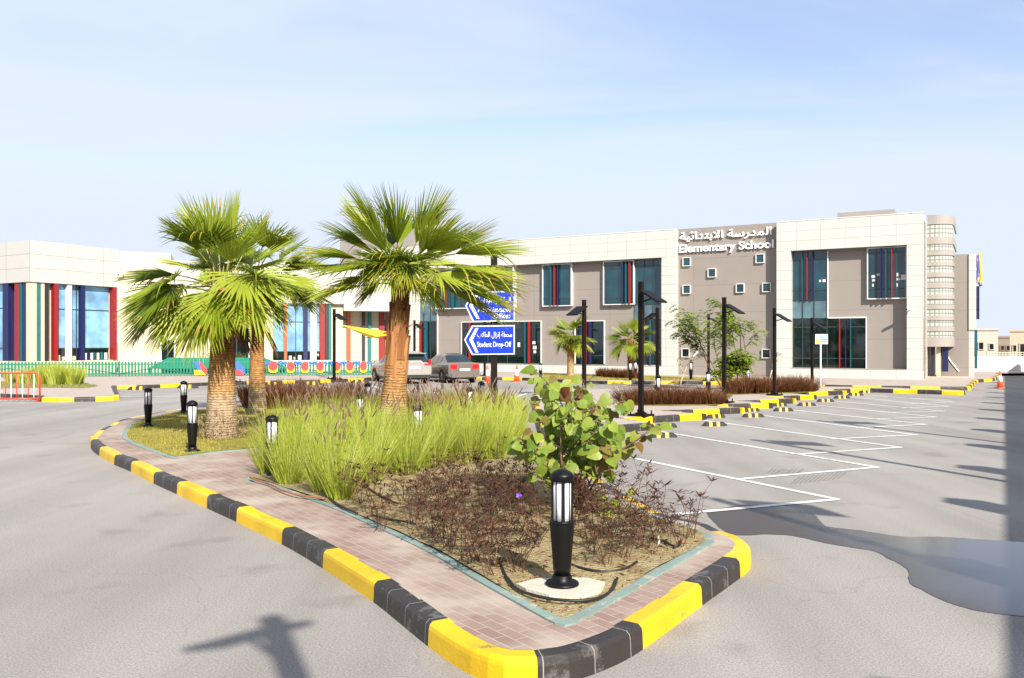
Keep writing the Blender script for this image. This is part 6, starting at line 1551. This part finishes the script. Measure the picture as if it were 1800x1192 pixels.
dy = N('ShaderNodeMath'); dy.operation = 'DIVIDE'; L(sp_.outputs['Y'], dy.inputs[0]); L(za.outputs[0], dy.inputs[1])
cb_ = N('ShaderNodeCombineXYZ'); L(dx.outputs[0], cb_.inputs[0]); L(dy.outputs[0], cb_.inputs[1])
mp = N('ShaderNodeMapping'); mp.inputs['Rotation'].default_value = (0, 0, rad(28)); mp.inputs['Scale'].default_value = (.42, .80, 1); mp.inputs['Location'].default_value = (.9, .35, 0); L(cb_.outputs[0], mp.inputs[0])
n1 = N('ShaderNodeTexNoise'); n1.inputs['Scale'].default_value = 1.15; n1.inputs['Detail'].default_value = 8; n1.inputs['Roughness'].default_value = .52; n1.inputs['Distortion'].default_value = .5; L(mp.outputs[0], n1.inputs['Vector'])
rp_ = N('ShaderNodeValToRGB'); rp_.color_ramp.interpolation = 'EASE'; rp_.color_ramp.elements[0].position = .38; rp_.color_ramp.elements[1].position = .60
rp_.color_ramp.elements[0].color = (.20, .20, .20, 1); rp_.color_ramp.elements[1].color = (.97, .97, .97, 1); L(n1.outputs['Fac'], rp_.inputs['Fac'])
hz = N('ShaderNodeMapRange'); hz.interpolation_type = 'SMOOTHSTEP'; hz.inputs['From Min'].default_value = .13; hz.inputs['From Max'].default_value = .33; hz.inputs['To Min'].default_value = 1.0; hz.inputs['To Max'].default_value = 0; L(zc.outputs[0], hz.inputs['Value'])
mm = N('ShaderNodeMath'); mm.operation = 'MAXIMUM'; L(rp_.outputs['Color'], mm.inputs[0]); L(hz.outputs[0], mm.inputs[1])
mx = N('ShaderNodeMix'); mx.data_type = 'RGBA'; L(mm.outputs[0], mx.inputs[0]); tn = N('ShaderNodeMix'); tn.data_type = 'RGBA'; tn.blend_type = 'MULTIPLY'; tn.inputs[0].default_value = 1; L(sk.outputs[0], tn.inputs[6]); tn.inputs[7].default_value = (1.0, .955, 1.0, 1); L(tn.outputs[2], mx.inputs[6]); mx.inputs[7].default_value = (3.4, 3.75, 4.5, 1)
L(mx.outputs[2], bg.inputs['Color'])
vs = SC.view_settings; vs.view_transform = 'Standard'; vs.look = 'None'; vs.exposure = .85; vs.gamma = 1.0; vs.use_curve_mapping = False
SC.cycles.max_bounces = 6; SC.cycles.transparent_max_bounces = 4
